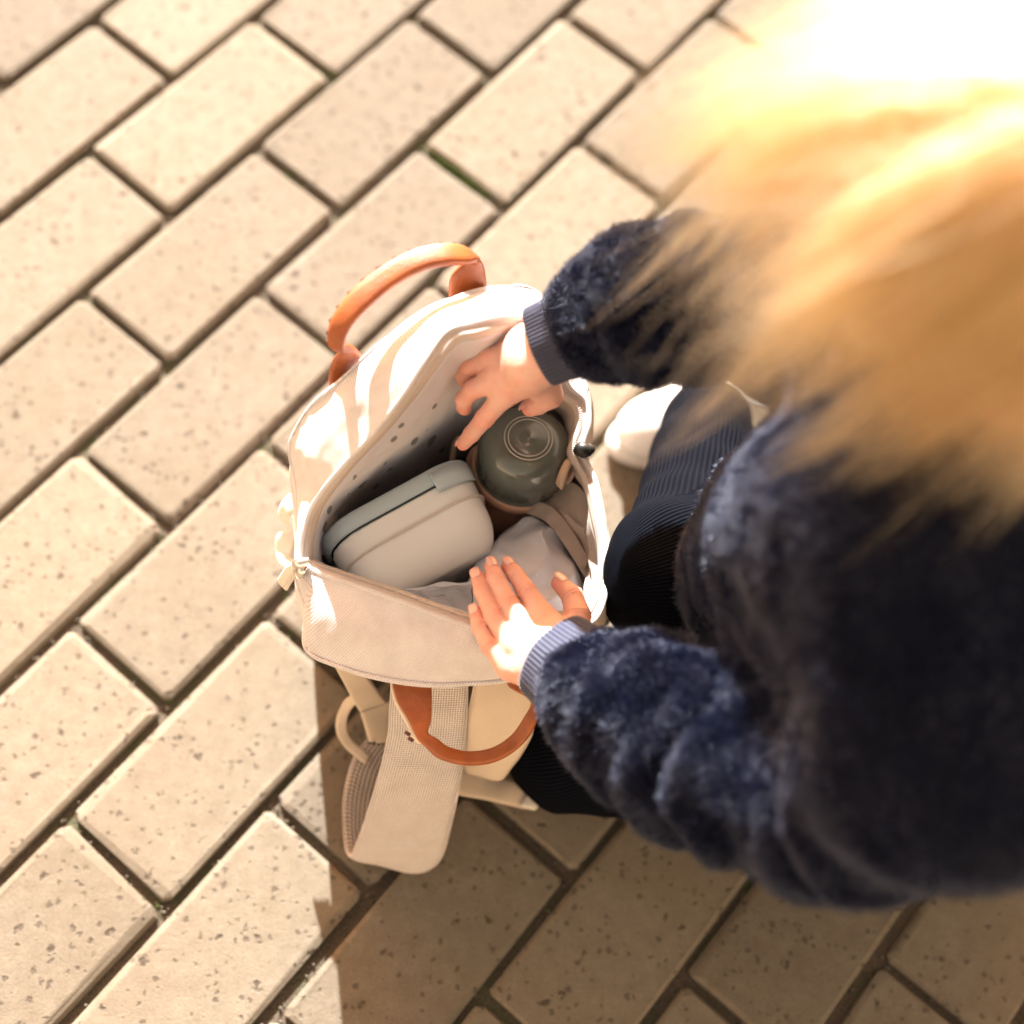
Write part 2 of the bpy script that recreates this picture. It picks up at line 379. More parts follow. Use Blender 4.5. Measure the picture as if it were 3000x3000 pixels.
hh = m.math('SINE', m.math('MULTIPLY', rb.outputs['Fac'], 2 * math.pi / .0036)); m.color(m.ramp(m.math('ADD', m.math('MULTIPLY', hh, .5), .5), [(.1, (.0020, .0024, .0042)), (.7, (.0042, .0052, .009))])); m.bump(hh, .6, .0010); m.b.inputs['Specular IOR Level'].default_value = .02
MAT_TROUSERS = m.m
MAT_SHOE = M('white_shoe', (.72, .70, .68), .5).m
MAT_SOLE = M('shoe_sole', (.62, .60, .57), .6).m
MAT_EYE = M('eye_white', (.8, .78, .75), .2).m

# ------------------------------------------------------------------ the setting: paving
W = .104; ANG = math.radians(49.33760486747933); O = np.array([-0.22841471, 0.35148005])
UX = np.array([math.cos(ANG), math.sin(ANG)]); VY = np.array([math.sin(ANG), -math.cos(ANG)])   # along a course / to the next course
ground = mesh('ground', [(-300, -300, -.0072), (300, -300, -.0072), (300, 300, -.0072), (-300, 300, -.0072)], [(0, 1, 2, 3)], None, MAT_SAND, smooth=False); tag(ground, kind='structure')
pavement = empty('pavement'); tag(pavement, kind='structure')
def paver_geo(seed):
    r = np.random.default_rng(seed); hl, hw = W - .0036, W / 2 - .0036; V = []
    for inset, z in ((0, -.06), (0, -.0042), (.0016, -.0012), (.0042, 0)):
        a, b, k = hl - inset, hw - inset, .004
        ring = [(a - k, b), (a, b - k), (a, -b + k), (a - k, -b), (-a + k, -b), (-a, -b + k), (-a, b - k), (-a + k, b)]
        V += [(x + r.normal(0, .0009), y + r.normal(0, .0009), z + (r.normal(0, .0003) if z > -.05 else 0)) for x, y in ring]
    F = [(i * 8 + j, i * 8 + (j + 1) % 8, i * 8 + 8 + (j + 1) % 8, i * 8 + 8 + j) for i in range(3) for j in range(8)]
    F = [q[::-1] for q in F] + [tuple(range(24, 32))[::-1]]
    return V, F
variants = []
for k in range(6):
    V, F = paver_geo(k); me = bpy.data.meshes.new('paver'); me.from_pydata(V, [], F); me.update(); me.materials.append(MAT_PAVER); variants.append(me)
cells = []
for c in range(-45, 46):
    off = .5 * (c % 2)
    for n in range(-24, 25):
        ctr = O + UX * ((n + off + .5) * 2 * W) + VY * ((c + .5) * W); cells.append((np.hypot(*(ctr - np.array([0., .08]))), ctr))
cells.sort(key=lambda q: q[0]); rest_v = []; rest_f = []
for i, (d, ctr) in enumerate(cells):
    rz = ANG + random.gauss(0, .0035) + (math.pi if random.random() < .5 else 0); loc = Vector((ctr[0] + random.gauss(0, .0005), ctr[1] + random.gauss(0, .0005), random.gauss(0, .0007)))
    mat4 = Matrix.Translation(loc) @ Matrix.Rotation(rz, 4, 'Z') @ Matrix.Rotation(random.gauss(0, .006), 4, 'X') @ Matrix.Rotation(random.gauss(0, .004), 4, 'Y')
    if i < 300:
        o = bpy.data.objects.new('paver', variants[i % 6]); COL.objects.link(o); o.parent = pavement; o.matrix_world = mat4
    elif d < 3.6:
        V, F = paver_geo(i % 6); b0 = len(rest_v); rest_v += [tuple(mat4 @ Vector(v)) for v in V]; rest_f += [tuple(b0 + k for k in q) for q in F]
o = mesh('paver_field', rest_v, rest_f, pavement, MAT_PAVER, smooth=False); tag(o, kind='stuff')
# grains of grit lying in the joints and a few tufts of moss
ico = bmesh.new(); bmesh.ops.create_icosphere(ico, subdivisions=1, radius=1); IV = np.array([v.co[:] for v in ico.verts]); IF = np.array([[v.index for v in f.verts] for f in ico.faces]); ico.free()
def along_joint(k):
    """random points lying in the joints"""
    out = []
    while len(out) < k:
        if random.random() < .6: s, t = random.uniform(-4, 4), float(random.randint(-5, 12)) + random.gauss(0, .022)
        else:
            c = random.randint(-5, 12); s = random.randint(-4, 4) + .5 * (c % 2) + random.gauss(0, .011); t = c + random.random()
        q = O + UX * (s * 2 * W) + VY * (t * W)
        if np.hypot(*(q - np.array([0, .08]))) < .95: out.append(q)
    return out
V = []; F = []
for k, q in enumerate(along_joint(5000)):
    r = random.uniform(.0005, .0017); jit = 1 + RNG.normal(0, .18, IV.shape)
    V.append(IV * jit * r + [q[0], q[1], -.0060 + r * .4]); F.append(IF + k * len(IV))
o = mesh('grit', np.concatenate(V), np.concatenate(F), None, MAT_GRIT, smooth=False); tag(o, 'loose sandy grit lying in the joints between pavers', 'grit', kind='stuff')
V = []; F = []; nb = 0
for fx, fy, nblade, sd in ((860, 322, 150, 5), (820, 292, 40, 4), (690, 285, 0, 3), (612, 178, 55, 4), (585, 148, 45, 4), (627, 140, 30, 3), (905, 355, 45, 5), (800, 565, 0, 3), (590, 1150, 60, 6), (480, 1230, 50, 6), (880, 120, 40, 4), (1010, 305, 30, 4)):
    c0 = P(fx, fy, 0)
    for k in range(nblade):
        u = random.gauss(0, sd * .0022); v = random.gauss(0, .0016); al = VY if fx not in (612, 590, 480, 1010) else UX; ac = UX if al is VY else VY
        b = np.array([*(c0[:2] + al * u + ac * v), -.007]); a = random.uniform(0, 6.28); h = random.uniform(.005, .0105); wd = .0006
        d = np.array([math.cos(a), math.sin(a), 0]); e = np.array([-d[1], d[0], 0]) * wd; top = b + np.array([0, 0, h]) + d * random.uniform(0, .004)
        V += [b - e, b + e, top]; F.append((nb, nb + 1, nb + 2)); nb += 3
for q in along_joint(70):
    for k in range(random.randint(4, 22)):
        b = np.array([q[0] + random.gauss(0, .0022), q[1] + random.gauss(0, .0022), -.007]); a = random.uniform(0, 6.28); h = random.uniform(.003, .007)
        d = np.array([math.cos(a), math.sin(a), 0]); e = np.array([-d[1], d[0], 0]) * .0006; V += [b - e, b + e, b + np.array([0, 0, h]) + d * random.uniform(0, .003)]; F.append((nb, nb + 1, nb + 2)); nb += 3
o = mesh('moss', V, F, None, MAT_MOSS, smooth=False); tag(o, 'bright green moss and tiny grass blades growing in the paver joints', 'moss', kind='stuff')

# ------------------------------------------------------------------ backpack
bag = empty('backpack', tuple(P(870, 1060, 0))); tag(bag, 'open cream canvas backpack with tan leather handles standing on the pavers', 'backpack')
RIM = [(568,1062,.222),(572,1010,.230),(590,955,.242),(640,888,.274),(707,815,.300),(760,747,.318),(800,684,.331),(839,629,.336),(885,612,.335),(975,598,.321),(1045,640,.268),(1070,722,.240),(1104,755,.234),(1111,798,.231),(1099,850,.228),(1124,910,.228),(1138,990,.228),(1148,1060,.228),(1143,1115,.230),(1119,1172,.232),(1050,1195,.236),(960,1192,.238),(887,1181,.238),(815,1157,.236),(743,1130,.233),(665,1103,.229),(600,1080,.225),(577,1069,.223)]
SEAM = [(560,1085,.210),(563,1000,.216),(560,915,.220),(548,842,.240),(583,772,.266),(640,722,.292),(715,652,.308),(790,599,.317),(850,567,.317),(935,546,.306),(1012,552,.268),(1072,640,.230),(1108,738,.212),(1113,815,.196),(1106,880,.190),(1128,935,.190),(1144,1005,.190),(1154,1075,.190),(1149,1135,.192),(1124,1203,.205),(1058,1262,.212),(960,1283,.214),(880,1290,.214),(803,1292,.213),(722,1281,.211),(642,1258,.208),(578,1224,.204),(578,1150,.205)]
BASE = [(592,1165),(586,1130),(592,1088),(618,1042),(676,1005),(745,975),(790,940),(840,905),(890,880),(950,858),(1010,850),(1045,862),(1065,885),(1078,915),(1085,945),(1093,985),(1100,1030),(1102,1075),(1098,1120),(1085,1165),(1050,1215),(970,1242),(890,1248),(815,1248),(745,1242),(685,1230),(630,1210),(604,1190)]
SUBN = 10
rim = catmull([P(*q) for q in RIM], SUBN, True); seam = catmull([P(*q) for q in SEAM], SUBN, True); base = catmull([P(x, y, .006) for x, y in BASE], SUBN, True)
NR = len(rim); cen = base.mean(0)
def ring_mix(rings, n):
    """smooth stack of rings (list of (NR,3)) -> grid"""
    st = np.stack(rings); return np.stack([catmull(st[:, i], n) for i in range(st.shape[1])], 1)
# gusset strips between the outer seam and the zip, soft and a little puckered
puff = seam * .5 + rim * .5; puff[:, 2] += .0055
inner_dir = (cen + [0, 0, .2]) - rim; inner_dir[:, 2] = 0; inner_dir /= np.linalg.norm(inner_dir, axis=1)[:, None]
G = ring_mix([seam, puff, rim], 10); N = grid_normals(G, True)
wv = Waves(24, 3)(G) * .0005 + Waves(60, 4)(G) * .0002; fade = np.sin(np.linspace(0, np.pi, len(G)))[:, None]
G = G + N * (wv * fade)[..., None]
K = SUBN
def arcpart(name, G, a, b, mat, thick=.0016):
    idx = np.arange(a * K, b * K + 1) % NR; return sheet(name, G[:, idx], bag, mat, thick)
arcpart('far_gusset', G, 0, 12, MAT_CANVAS); arcpart('side_gusset', G, 12, 19, MAT_TAPE); arcpart('near_gusset', G, 19, 28, MAT_CANVAS)
# body walls
mid = seam * .42 + base * .58; mid += (mid - (cen * [1, 1, 0] + [0, 0, 1] * mid)) * .05
G2 = ring_mix([base, mid, seam * .92 + mid * .08, seam], 10); N2 = grid_normals(G2, True); G2 = G2 + N2 * (Waves(15, 8)(G2) * .002 * np.sin(np.linspace(0, np.pi, len(G2)))[:, None])[..., None]
arcpart('far_panel', G2, 1, 11, MAT_CANVAS); arcpart('right_side', G2, 11, 19, MAT_TAPE); arcpart('back_panel', G2, 19, 26, MAT_CANVAS); arcpart('left_side', G2, 26, 29, MAT_CANVAS)
fl = np.concatenate([base, [cen]]); mesh('bottom', fl, [(i, (i + 1) % NR, NR) for i in range(NR)], bag, MAT_CANVAS)
# piping over the outer seam, bound edge and zip along the opening
def ring_tube(name, pts, r, mat, seg=8):
    t = np.roll(pts, -1, 0) - np.roll(pts, 1, 0); t /= np.linalg.norm(t, axis=1)[:, None]; s = np.cross(t, [0, 0, 1.]); s /= np.linalg.norm(s, axis=1)[:, None]; q = np.cross(t, s)
    a = np.linspace(0, 2 * np.pi, seg, endpoint=False); Gt = pts[:, None] + r * (s[:, None] * np.cos(a)[None, :, None] + q[:, None] * np.sin(a)[None, :, None])
    n = len(pts); f = np.concatenate([grid_faces(n, seg, True), np.stack([(n - 1) * seg + np.arange(seg), (n - 1) * seg + (np.arange(seg) + 1) % seg, (np.arange(seg) + 1) % seg, np.arange(seg)], 1)])
    L = arc(pts[:, None], 0)[:, 0]; uv = np.stack([np.repeat(L[:, None], seg, 1), np.repeat(a[None] * r, n, 0)], -1)
    return mesh(name, Gt.reshape(-1, 3), f, bag, mat, uv=uv.reshape(-1, 2))
ring_tube('seam_piping', seam, .0016, MAT_CANVAS); ring_tube('rim_piping', rim, .0019, MAT_CANVAS)
zip1 = rim + inner_dir * .0045 - [0, 0, .0015]; zip2 = rim + inner_dir * .0085 - [0, 0, .0045]
sheet('zipper_tape', np.stack([rim, zip1, zip2]), bag, MAT_TAPE, .0008, closed=True)
L = np.concatenate([[0], np.cumsum(np.linalg.norm(np.diff(np.vstack([zip1, zip1[:1]]), axis=0), axis=1))]); pos = np.arange(0, L[-1], .0016)
cl = np.vstack([zip1, zip1[:1]]); pz = np.stack([np.interp(pos, L, cl[:, k]) for k in range(3)], 1) ; idr = np.vstack([inner_dir, inner_dir[:1]]); iz = np.stack([np.interp(pos, L, idr[:, k]) for k in range(3)], 1)
tz = np.gradient(pz, axis=0); tz /= np.linalg.norm(tz, axis=1)[:, None]
o = boxes('zipper_teeth', [(p_ + i_ * .001 + [0, 0, .0008], t_, i_, np.cross(t_, i_)) for p_, t_, i_ in zip(pz, tz, iz)], np.array([.0008, .0022, .0009]), bag, MAT_TAPE); tag(o, kind='stuff')
# lining hanging from the zip down to the bottom
base_in = cen + (base - cen) * .93 + [0, 0, .014]
l0 = zip2; l1 = rim * .80 + base_in * .20 + inner_dir * .012; l2 = rim * .45 + base_in * .55 + inner_dir * .008
GL = ring_mix([l0, l1, l2, base_in], 12); NL = grid_normals(GL, True); sv = np.linspace(0, 1, len(GL))[:, None]
wr = (Waves(22, 21)(GL) * .0022 + Waves(55, 22)(GL) * .0009) * np.sin(np.pi * np.clip(sv * 1.4, 0, 1))**.7
st = np.arange(NR) / K; side = np.exp(-((st - 16) / 3.2)**2)[None]
GL = GL + NL * (wr * (.35 + 1.9 * side))[..., None]
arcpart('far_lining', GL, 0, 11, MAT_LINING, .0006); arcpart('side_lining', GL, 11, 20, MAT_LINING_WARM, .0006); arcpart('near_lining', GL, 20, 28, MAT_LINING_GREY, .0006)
mesh('lining_floor', np.concatenate([base_in, [cen + [0, 0, .014]]]), [(i, (i + 1) % NR, NR) for i in range(NR)], bag, MAT_LINING_GREY)

def ridged(g, k, ang, amp, seed):
    # long soft folds running across the cloth, sharper at the crest
    ph = (g[..., 0] * math.cos(ang) + g[..., 1] * math.sin(ang)) * k + Waves(14, seed)(g) * .9
    return amp * (1 - 2 * np.abs(np.sin(ph))**.75) * np.clip(.6 + .5 * Waves(16, seed + 1)(g), 0, 1.3)
def surf(name, rows, mat, n=9, thick=.0008, amp=0, scale=40, seed=1, parent=None, post=None):
    """sheet through rows of (x, y, z) picture/height control points"""
    ctrl = np.array([[P(*q) for q in r] for r in rows]); g1 = np.stack([catmull(r, n) for r in ctrl]); g = np.stack([catmull(g1[:, i], n) for i in range(g1.shape[1])], 1)
    if amp: g = g + grid_normals(g) * (Waves(scale, seed)(g) * amp)[..., None]
    if post is not None: g = post(g)
    return sheet(name, g, parent or bag, mat, thick)
# slack grey pocket bag filling the near corner of the opening, with its elastic hem
surf('pocket_pouch', [[(940,1010,.165),(975,985,.175),(1015,975,.180),(1060,1010,.178),(1098,1075,.172)],
                      [(905,1052,.180),(955,1035,.194),(1010,1030,.200),(1060,1060,.194),(1104,1120,.184)],
                      [(880,1100,.190),(940,1090,.205),(1000,1085,.207),(1050,1110,.200),(1100,1150,.192)],
                      [(890,1150,.200),(950,1150,.214),(1010,1150,.214),(1060,1165,.205),(1100,1180,.198)]], MAT_LINING_GREY, 16, .0008, .0012, 40, 5, post=lambda g: g + np.array([0, 0, 1.]) * ridged(g, 120, 2.6, .0058, 77)[..., None])
surf('elastic_hem', [[(1000,948,.178),(1040,955,.188),(1075,995,.190),(1105,1045,.188),(1128,1085,.184)],
                     [(992,968,.174),(1030,985,.186),(1062,1025,.188),(1090,1068,.186),(1112,1105,.182)]], MAT_LINING_WARM, 9, .0035, .0006, 60, 6)
surf('side_pocket', [[(1062,905,.190),(1095,915,.202),(1120,960,.206),(1130,1030,.206)],
                     [(1030,940,.180),(1070,950,.192),(1100,990,.196),(1118,1050,.194)],
                     [(1002,962,.172),(1045,985,.182),(1078,1030,.184),(1105,1078,.182)]], MAT_LINING_WARM, 16, .0008, .0012, 40, 9, post=lambda g: g + np.array([0, 0, 1.]) * ridged(g, 120, .9, .0055, 87)[..., None])
surf('left_pocket', [[(594,985,.200),(612,952,.204),(625,942,.200),(634,965,.185)],
                     [(592,1020,.190),(612,1000,.196),(628,1000,.190),(636,1010,.172)],
                     [(588,1052,.180),(602,1045,.182),(622,1050,.172),(632,1050,.160)]], MAT_LINING_WARM, 9, .0012, .001, 40, 10)
# soft sleeve with a clear window just inside the near edge
surf('document_sleeve', [[(715,1116,0.2080),(770,1112,0.2020),(830,1103,0.2000),(895,1096,0.2000),(930,1100,0.2000)],
                         [(738,1124,0.2160),(790,1128,0.2140),(840,1135,0.2140),(900,1140,0.2150),(935,1145,0.2160)],
                         [(752,1132,0.2230),(800,1150,0.2250),(845,1165,0.2260),(905,1182,0.2260),(940,1186,0.2260)]], MAT_LINING_GREY, 9, .001, .0009, 40, 12)
surf('clear_window', [[(745,1117,0.2115),(800,1112,0.2075),(850,1106,0.2065),(892,1103,0.2065)],
                      [(765,1125,0.2205),(805,1132,0.2215),(850,1138,0.2205),(892,1143,0.2210)],
                      [(790,1142,0.2275),(820,1151,0.2305),(850,1161,0.2315),(890,1173,0.2315)]], MAT_VINYL, 9, .0006, .0012, 55, 14)

# leather handles: flat sewn tabs running into a rolled grip
def handle(name, label, rows, stitch_rows):
    A = [P(*a, z) for a, b, z, t in rows]; B = [P(*b, z + dz) for (a, b, z, t), dz in zip(rows, [0] * len(rows))]; th = [t for *_, t in rows]
    h = sweep(name, A, B, th, bag, MAT_LEATHER, 10, 22, 3.4); h['label'] = label
    st_ = []
    Ac = catmull(A, 10); Bc = catmull(B, 10)
    for k in () if stitch_rows is None else range(stitch_rows[0] * 10, stitch_rows[1] * 10, 5):
        s = Ac[k] - Bc[k]; s /= np.linalg.norm(s); t = Ac[k + 1] - Ac[k - 1]; t /= np.linalg.norm(t); st_.append((Ac[k] + s * .0002, t, s, np.cross(t, s)))
    if st_: boxes('stitching', st_, np.array([.0030, .0010, .0034]), h, MAT_STITCH)
    return h
handle('far_handle', 'upright tan leather handle behind the opening', [((622,748),(648,735),0.277,.003),((620,712),(672,692),0.288,.003),((628,680),(682,673),0.300,.003),((640,662),(668,657),0.312,.0050),((620,646),(650,655),0.322,.0062),((625,604),(660,622),0.330,.0070),((660,553),(693,583),0.336,.0072),((715,507),(747,538),0.340,.0072),((775,474),(803,509),0.342,.0072),((832,461),(850,499),0.340,.0070),((872,466),(882,498),0.334,.0062),((882,484),(905,492),0.328,.0050),((852,520),(914,505),0.320,.003),((846,556),(919,540),0.308,.003),((848,590),(922,566),0.297,.003)], (4, 10))
handle('near_handle', 'tan leather handle hanging down over the shoulder straps', [((742,1275),(812,1278),0.206,.003),((740,1290),(814,1292),0.205,.003),((750,1325),(815,1325),0.204,.003),((772,1362),(813,1362),0.202,.003),((787,1393),(808,1382),0.200,.0050),((803,1410),(824,1393),0.198,.0070),((832,1433),(846,1409),0.194,.0072),((885,1444),(885,1418),0.190,.0072),((938,1436),(928,1411),0.190,.0072),((982,1408),(965,1387),0.192,.0072),((1008,1372),(990,1352),0.200,.0070),((1020,1330),(1000,1322),0.206,.0050),((1022,1300),(960,1296),0.208,.003),((1020,1275),(955,1270),0.210,.003)], None)
# pale cloth backing showing along the near tab's edge
sweep('tab_backing', [P(735,1283,0.2020), P(743,1322,0.2010), P(765,1364,0.1990), P(783,1398,0.1960), P(795,1404,0.1950)], [P(752,1284,0.2010), P(762,1318,0.2000), P(783,1356,0.1980), P(797,1388,0.1955), P(806,1396,0.1945)], [.0022] * 5, bag, MAT_LEATHER_BACK)
boxes('tab_stitch', [(P(x, y, 0.2005), np.array([.8, -.5, 0]), np.array([.5, .8, 0]), np.array([0, 0, 1.])) for x, y in ((769, 1384), (775, 1395))], np.array([.004, .0022, .001]), bag, MAT_STITCH)

# shoulder straps and webbing on the near side
def strap(name, rows, mat, thick=.004, n=9, under=None, label=None):
    A = catmull([P(*a, z) for a, b, z in rows], n); B = catmull([P(*b, z) for a, b, z in rows], n)
    k = np.linspace(0, 1, 13)[None, :, None]; G = A[:, None] * (1 - k) + B[:, None] * k
    Nn = grid_normals(G)
    if Nn[2, 6, 2] < 0: Nn = -Nn
    edge = (1 - np.abs(np.linspace(-1, 1, 13))**6)[None, :, None]
    G = G + Nn * (Waves(30, 31)(G) * .0008)[..., None] + Nn * edge * thick * .3
    o = sheet(name, G, bag, mat, .0016)
    if label: o['label'] = label
    if under: sheet(under, G - Nn * (.0022 + thick * edge * .6), bag, MAT_MESH, .0012)
    for nm, E in (('strap_edge', G[:, 0]), ('strap_edge', G[:, -1])):
        tube(nm, (E - Nn[:, 0] * .001)[::4], .0012 if thick > .003 else .0006, bag, mat, 3, 6)
    return o
strap('shoulder_strap', [((742,1262),(880,1265),.168),((738,1330),(880,1330),.150),((733,1395),(876,1398),.128),((715,1470),(866,1480),.100),((692,1545),(850,1556),.062),((672,1600),(832,1618),.030),((664,1616),(805,1642),.016),((655,1606),(770,1640),.006),((651,1560),(740,1590),.006),((652,1500),(735,1525),.018),((668,1435),(742,1450),.036),((692,1396),(752,1402),.050)], MAT_STRAP, .005, under='strap_padding', label='wide woven strap folded over on the paving')
strap('shoulder_strap', [((898,1262),(1012,1258),.166),((895,1300),(1012,1300),.158),((882,1360),(1008,1355),.138),((874,1410),(996,1400),.115),((874,1445),(972,1440),.088),((884,1458),(950,1466),.066),((900,1450),(940,1455),.050),((905,1420),(930,1420),.042)], MAT_WEBBING, .005, under='strap_padding', label='tan strap behind the hanging handle')
strap('webbing', [((622,1240),(662,1235),.150),((648,1285),(690,1275),.118),((672,1330),(722,1315),.092),((692,1362),(745,1345),.075),((712,1402),(762,1392),.060)], MAT_WEBBING, .0016)
strap('webbing_keeper', [((682,1345),(740,1320),.086),((690,1372),(748,1345),.076),((697,1400),(756,1375),.066)], MAT_WEBBING, .003)
strap('webbing_loop', [((682,1308),(690,1322),.085),((655,1318),(668,1330),.075),((638,1350),(655,1352),.062),((636,1382),(654,1380),.052),((655,1412),(668,1402),.046),((690,1440),(698,1428),.044)], MAT_WEBBING, .002)
strap('adjuster_tail', [((850,1440),(842,1490),.045),((880,1452),(872,1500),.034),((925,1462),(920,1508),.022),((985,1480),(972,1520),.010),((1026,1500),(1010,1526),.0065)], MAT_WEBBING, .0016)
strap('tail_fold', [((1000,1488),(984,1520),.0105),((1014,1494),(998,1524),.0105),((1027,1500),(1011,1528),.0095)], MAT_CREAM, .002)
# side strap bunched at the left, zip sliders with their pulls
strap('side_strap', [((568,925),(566,960),.160),((540,938),(548,970),.140),((528,972),(552,980),.125),((545,1000),(560,1005),.120),((524,1010),(556,1020),.118),((522,1045),(552,1052),.112),((540,1072),(566,1070),.120),((575,1075),(580,1065),.130)], MAT_CREAM, .003)
sl = empty('zipper_slider', tuple(P(570, 1066, .224))); sl.parent = bag; sl.matrix_parent_inverse = Matrix.Translation(-Vector(bag.location))
def sub(o):                                    # hang a finished mesh under the slider
    o.parent = sl; o.matrix_parent_inverse = Matrix.Identity(4); o.location = -Vector(sl.location); return o
sub(tube('slider_body', [P(556,1064,.226), P(566,1063,.230), P(584,1058,.230)], [.0024, .0034, .0028], None, MAT_METAL))
sub(tube('slider_body', [P(566,1086,.222), P(570,1076,.226), P(576,1066,.226)], [.0022, .0030, .0024], None, MAT_METAL))
sub(tube('pull_ring', [P(562,1066,.228), P(556,1076,.222), P(562,1090,.217), P(572,1088,.219), P(572,1076,.224)], .0011, None, MAT_METAL))
for dx, dz in ((0, 0), (6, -.008)):
    q = sweep('pull_tab', [P(558 + dx,1060 + dx,.224 + dz), P(540 + dx,1068 + dx,.212 + dz), P(524 + dx,1092 + dx,.196 + dz)], [P(566 + dx,1074 + dx,.222 + dz), P(550 + dx,1086 + dx,.208 + dz), P(536 + dx,1108 + dx,.192 + dz)], [.003, .0035, .003], None, MAT_CREAM); sub(q)
tube('zipper_stop', [P(1088,852,.228), P(1097,848,.2325), P(1103,850,.2325), P(1107,852,.228)], [.003, .0052, .0052, .003], bag, MAT_BLACK)
tube('stop_knob', [P(1106,850,.230), P(1112,848,.232), P(1119,850,.229)], [.0045, .0042, .0015], bag, MAT_BLACK)

# ------------------------------------------------------------------ lunch box standing on end in the bag
def place(o, c, ux, uy, uz):
    o.matrix_world = Matrix([[ux[0], uy[0], uz[0], c[0]], [ux[1], uy[1], uz[1], c[1]], [ux[2], uy[2], uz[2], c[2]], [0, 0, 0, 1]])
def rbox_sdf(X, c, half, r):
    q = np.abs(X - np.asarray(c, np.float32)) - (np.asarray(half, np.float32) - r)
    return np.linalg.norm(np.maximum(q, 0), axis=-1) + np.minimum(q.max(-1), 0) - r
TOPZ = .212
bx0 = P(652, 1055, TOPZ - .004); bx1 = P(893, 922, TOPZ + .004); by1 = P(735, 1112, TOPZ - .004)
ux = bx1 - bx0; LX = np.linalg.norm(ux); ux /= LX; uyv = P(780, 1100, TOPZ - .002) - P(738, 985, TOPZ); uyv -= ux * (uyv @ ux); LY = np.linalg.norm(uyv) ; uyv /= LY; uzv = np.cross(ux, uyv)
if uzv[2] < 0: uzv = -uzv
# lean the top a little towards the lid side
box_c = P(793, 1016, TOPZ); LXH = .0535; LYH = .0275; LZH = .070
lunch = empty('lunch_box', tuple(box_c - uzv * 2 * LZH)); tag(lunch, 'beige rounded lunch box with grey-blue lid on end inside the backpack', 'lunch box')
BM = np.stack([ux, uyv, uzv], 1)
def to_world(V): return box_c + V @ BM.T
def body_sdf(X):
    # wall tapers away from the lid, generous corner radius seen from above
    k = 1 - .10 * np.clip((X[..., 1] + LYH) / (2 * LYH), 0, 1); Y = X.copy(); Y[..., 0] = X[..., 0] / k; Y[..., 2] = (X[..., 2] + LZH) / k - LZH
    d = rbox_sdf(Y, (0, -.020, -LZH), (LXH, LYH + .020, LZH), .0255)
    rec = rbox_sdf(X, (.012, LYH - .001, -.055), (.030, .0025, .045), .002)     # shallow panel pressed into the base
    d = np.maximum(d, -(rec))
    return np.maximum(d, -(X[..., 1] + LYH - .001))
V, F = field(body_sdf, (-.062, -.040, -.150), (.062, .036, .010), .0022); V = relax(V, F, 2); mesh('box_body', to_world(V), F, lunch, MAT_BOX)
def ring_path(inset, y, zt, n=40):
    a, b, r = LXH - inset, LZH - inset, .0265 - inset * .6; pts = []
    for cx_, cz_, a0 in ((a - r, b - r, 0), (-a + r, b - r, 90), (-a + r, -b + r, 180), (a - r, -b + r, 270)):
        for t in np.radians(np.linspace(a0, a0 + 90, n // 4)): pts.append((cx_ + r * math.cos(t), y, cz_ + r * math.sin(t) - LZH + zt))
    return np.array(pts)
def loop_body(name, rings, mat, close=False):
    n = len(rings[0]); f = grid_faces(len(rings), n, True); f = [tuple(q) for q in f]
    if close: f += [tuple(range(n)), tuple((len(rings) - 1) * n + np.arange(n))[::-1]]
    return mesh(name, to_world(np.concatenate(rings)), f, lunch, mat)
loop_body('rim_rib', [ring_path(.0012, -.0110, 0), ring_path(-.0002, -.0106, 0), ring_path(-.0002, -.0098, 0), ring_path(.0015, -.0094, 0)], MAT_BOXRIB)
y0 = -LYH - .004
loop_body('gasket', [ring_path(.006, y0 + .007, 0), ring_path(.0022, y0 + .007, 0), ring_path(.0022, y0 + .0035, 0), ring_path(.006, y0 + .003, 0)], MAT_BASIN)
lidrings = [ring_path(.0005, y0 + .0049, .0), ring_path(-.0014, y0 + .0049, .0), ring_path(-.0024, y0 + .0036, .0), ring_path(-.0024, y0 - .0036, 0), ring_path(-.001, y0 - .0062, 0), ring_path(.004, y0 - .0078, 0)]
lid = loop_body('lid', lidrings, MAT_LID, True)
# latch flap folded over the end of the lid, with its worn raised lettering
def flap(x0, x1, name, ya, yb, lift):
    xs = np.linspace(x0, x1, 15); rows = []
    for y, up in ((ya, lift), (ya * .5 + yb * .5, lift + .0006), (yb - .0015, lift + .0002), (yb, lift - .0016)):
        r_ = []
        for x in xs:
            z = 0.0
            if x > LXH - .0265: z = -.0265 + math.sqrt(max(.0265**2 - min(x - (LXH - .0265), .0264)**2, 0))
            r_.append((x, y, z + up))
        rows.append(r_)
    g = to_world(np.array(rows).reshape(-1, 3)).reshape(4, 15, 3); o = sheet(name, g, lunch, MAT_LID, .0022, -1); return o
lt = flap(LXH - .028, LXH - .002, 'latch', y0 - .002, y0 + .0100, .0030)
for k in range(6):                             # the marks are worn past reading: short raised strokes
    x = LXH - .0235 + k * .0027; zz = (-.0265 + math.sqrt(max(.0265**2 - max(x - (LXH - .0265), 0)**2, 0))) + .0040
    c0 = to_world(np.array([[x, y0 + .0055, zz]]))[0]; s = boxes('embossed_mark', [(c0, ux, uyv, uzv), (c0 + ux * .0008, ux, uyv * .35, uzv)], np.array([.0005, .0034, .0007]), lunch, MAT_LID); s.parent = lt; s.matrix_parent_inverse = Matrix.Translation(-Vector(lunch.location)); s.matrix_parent_inverse = Matrix.Identity(4); s.location = (0, 0, 0)

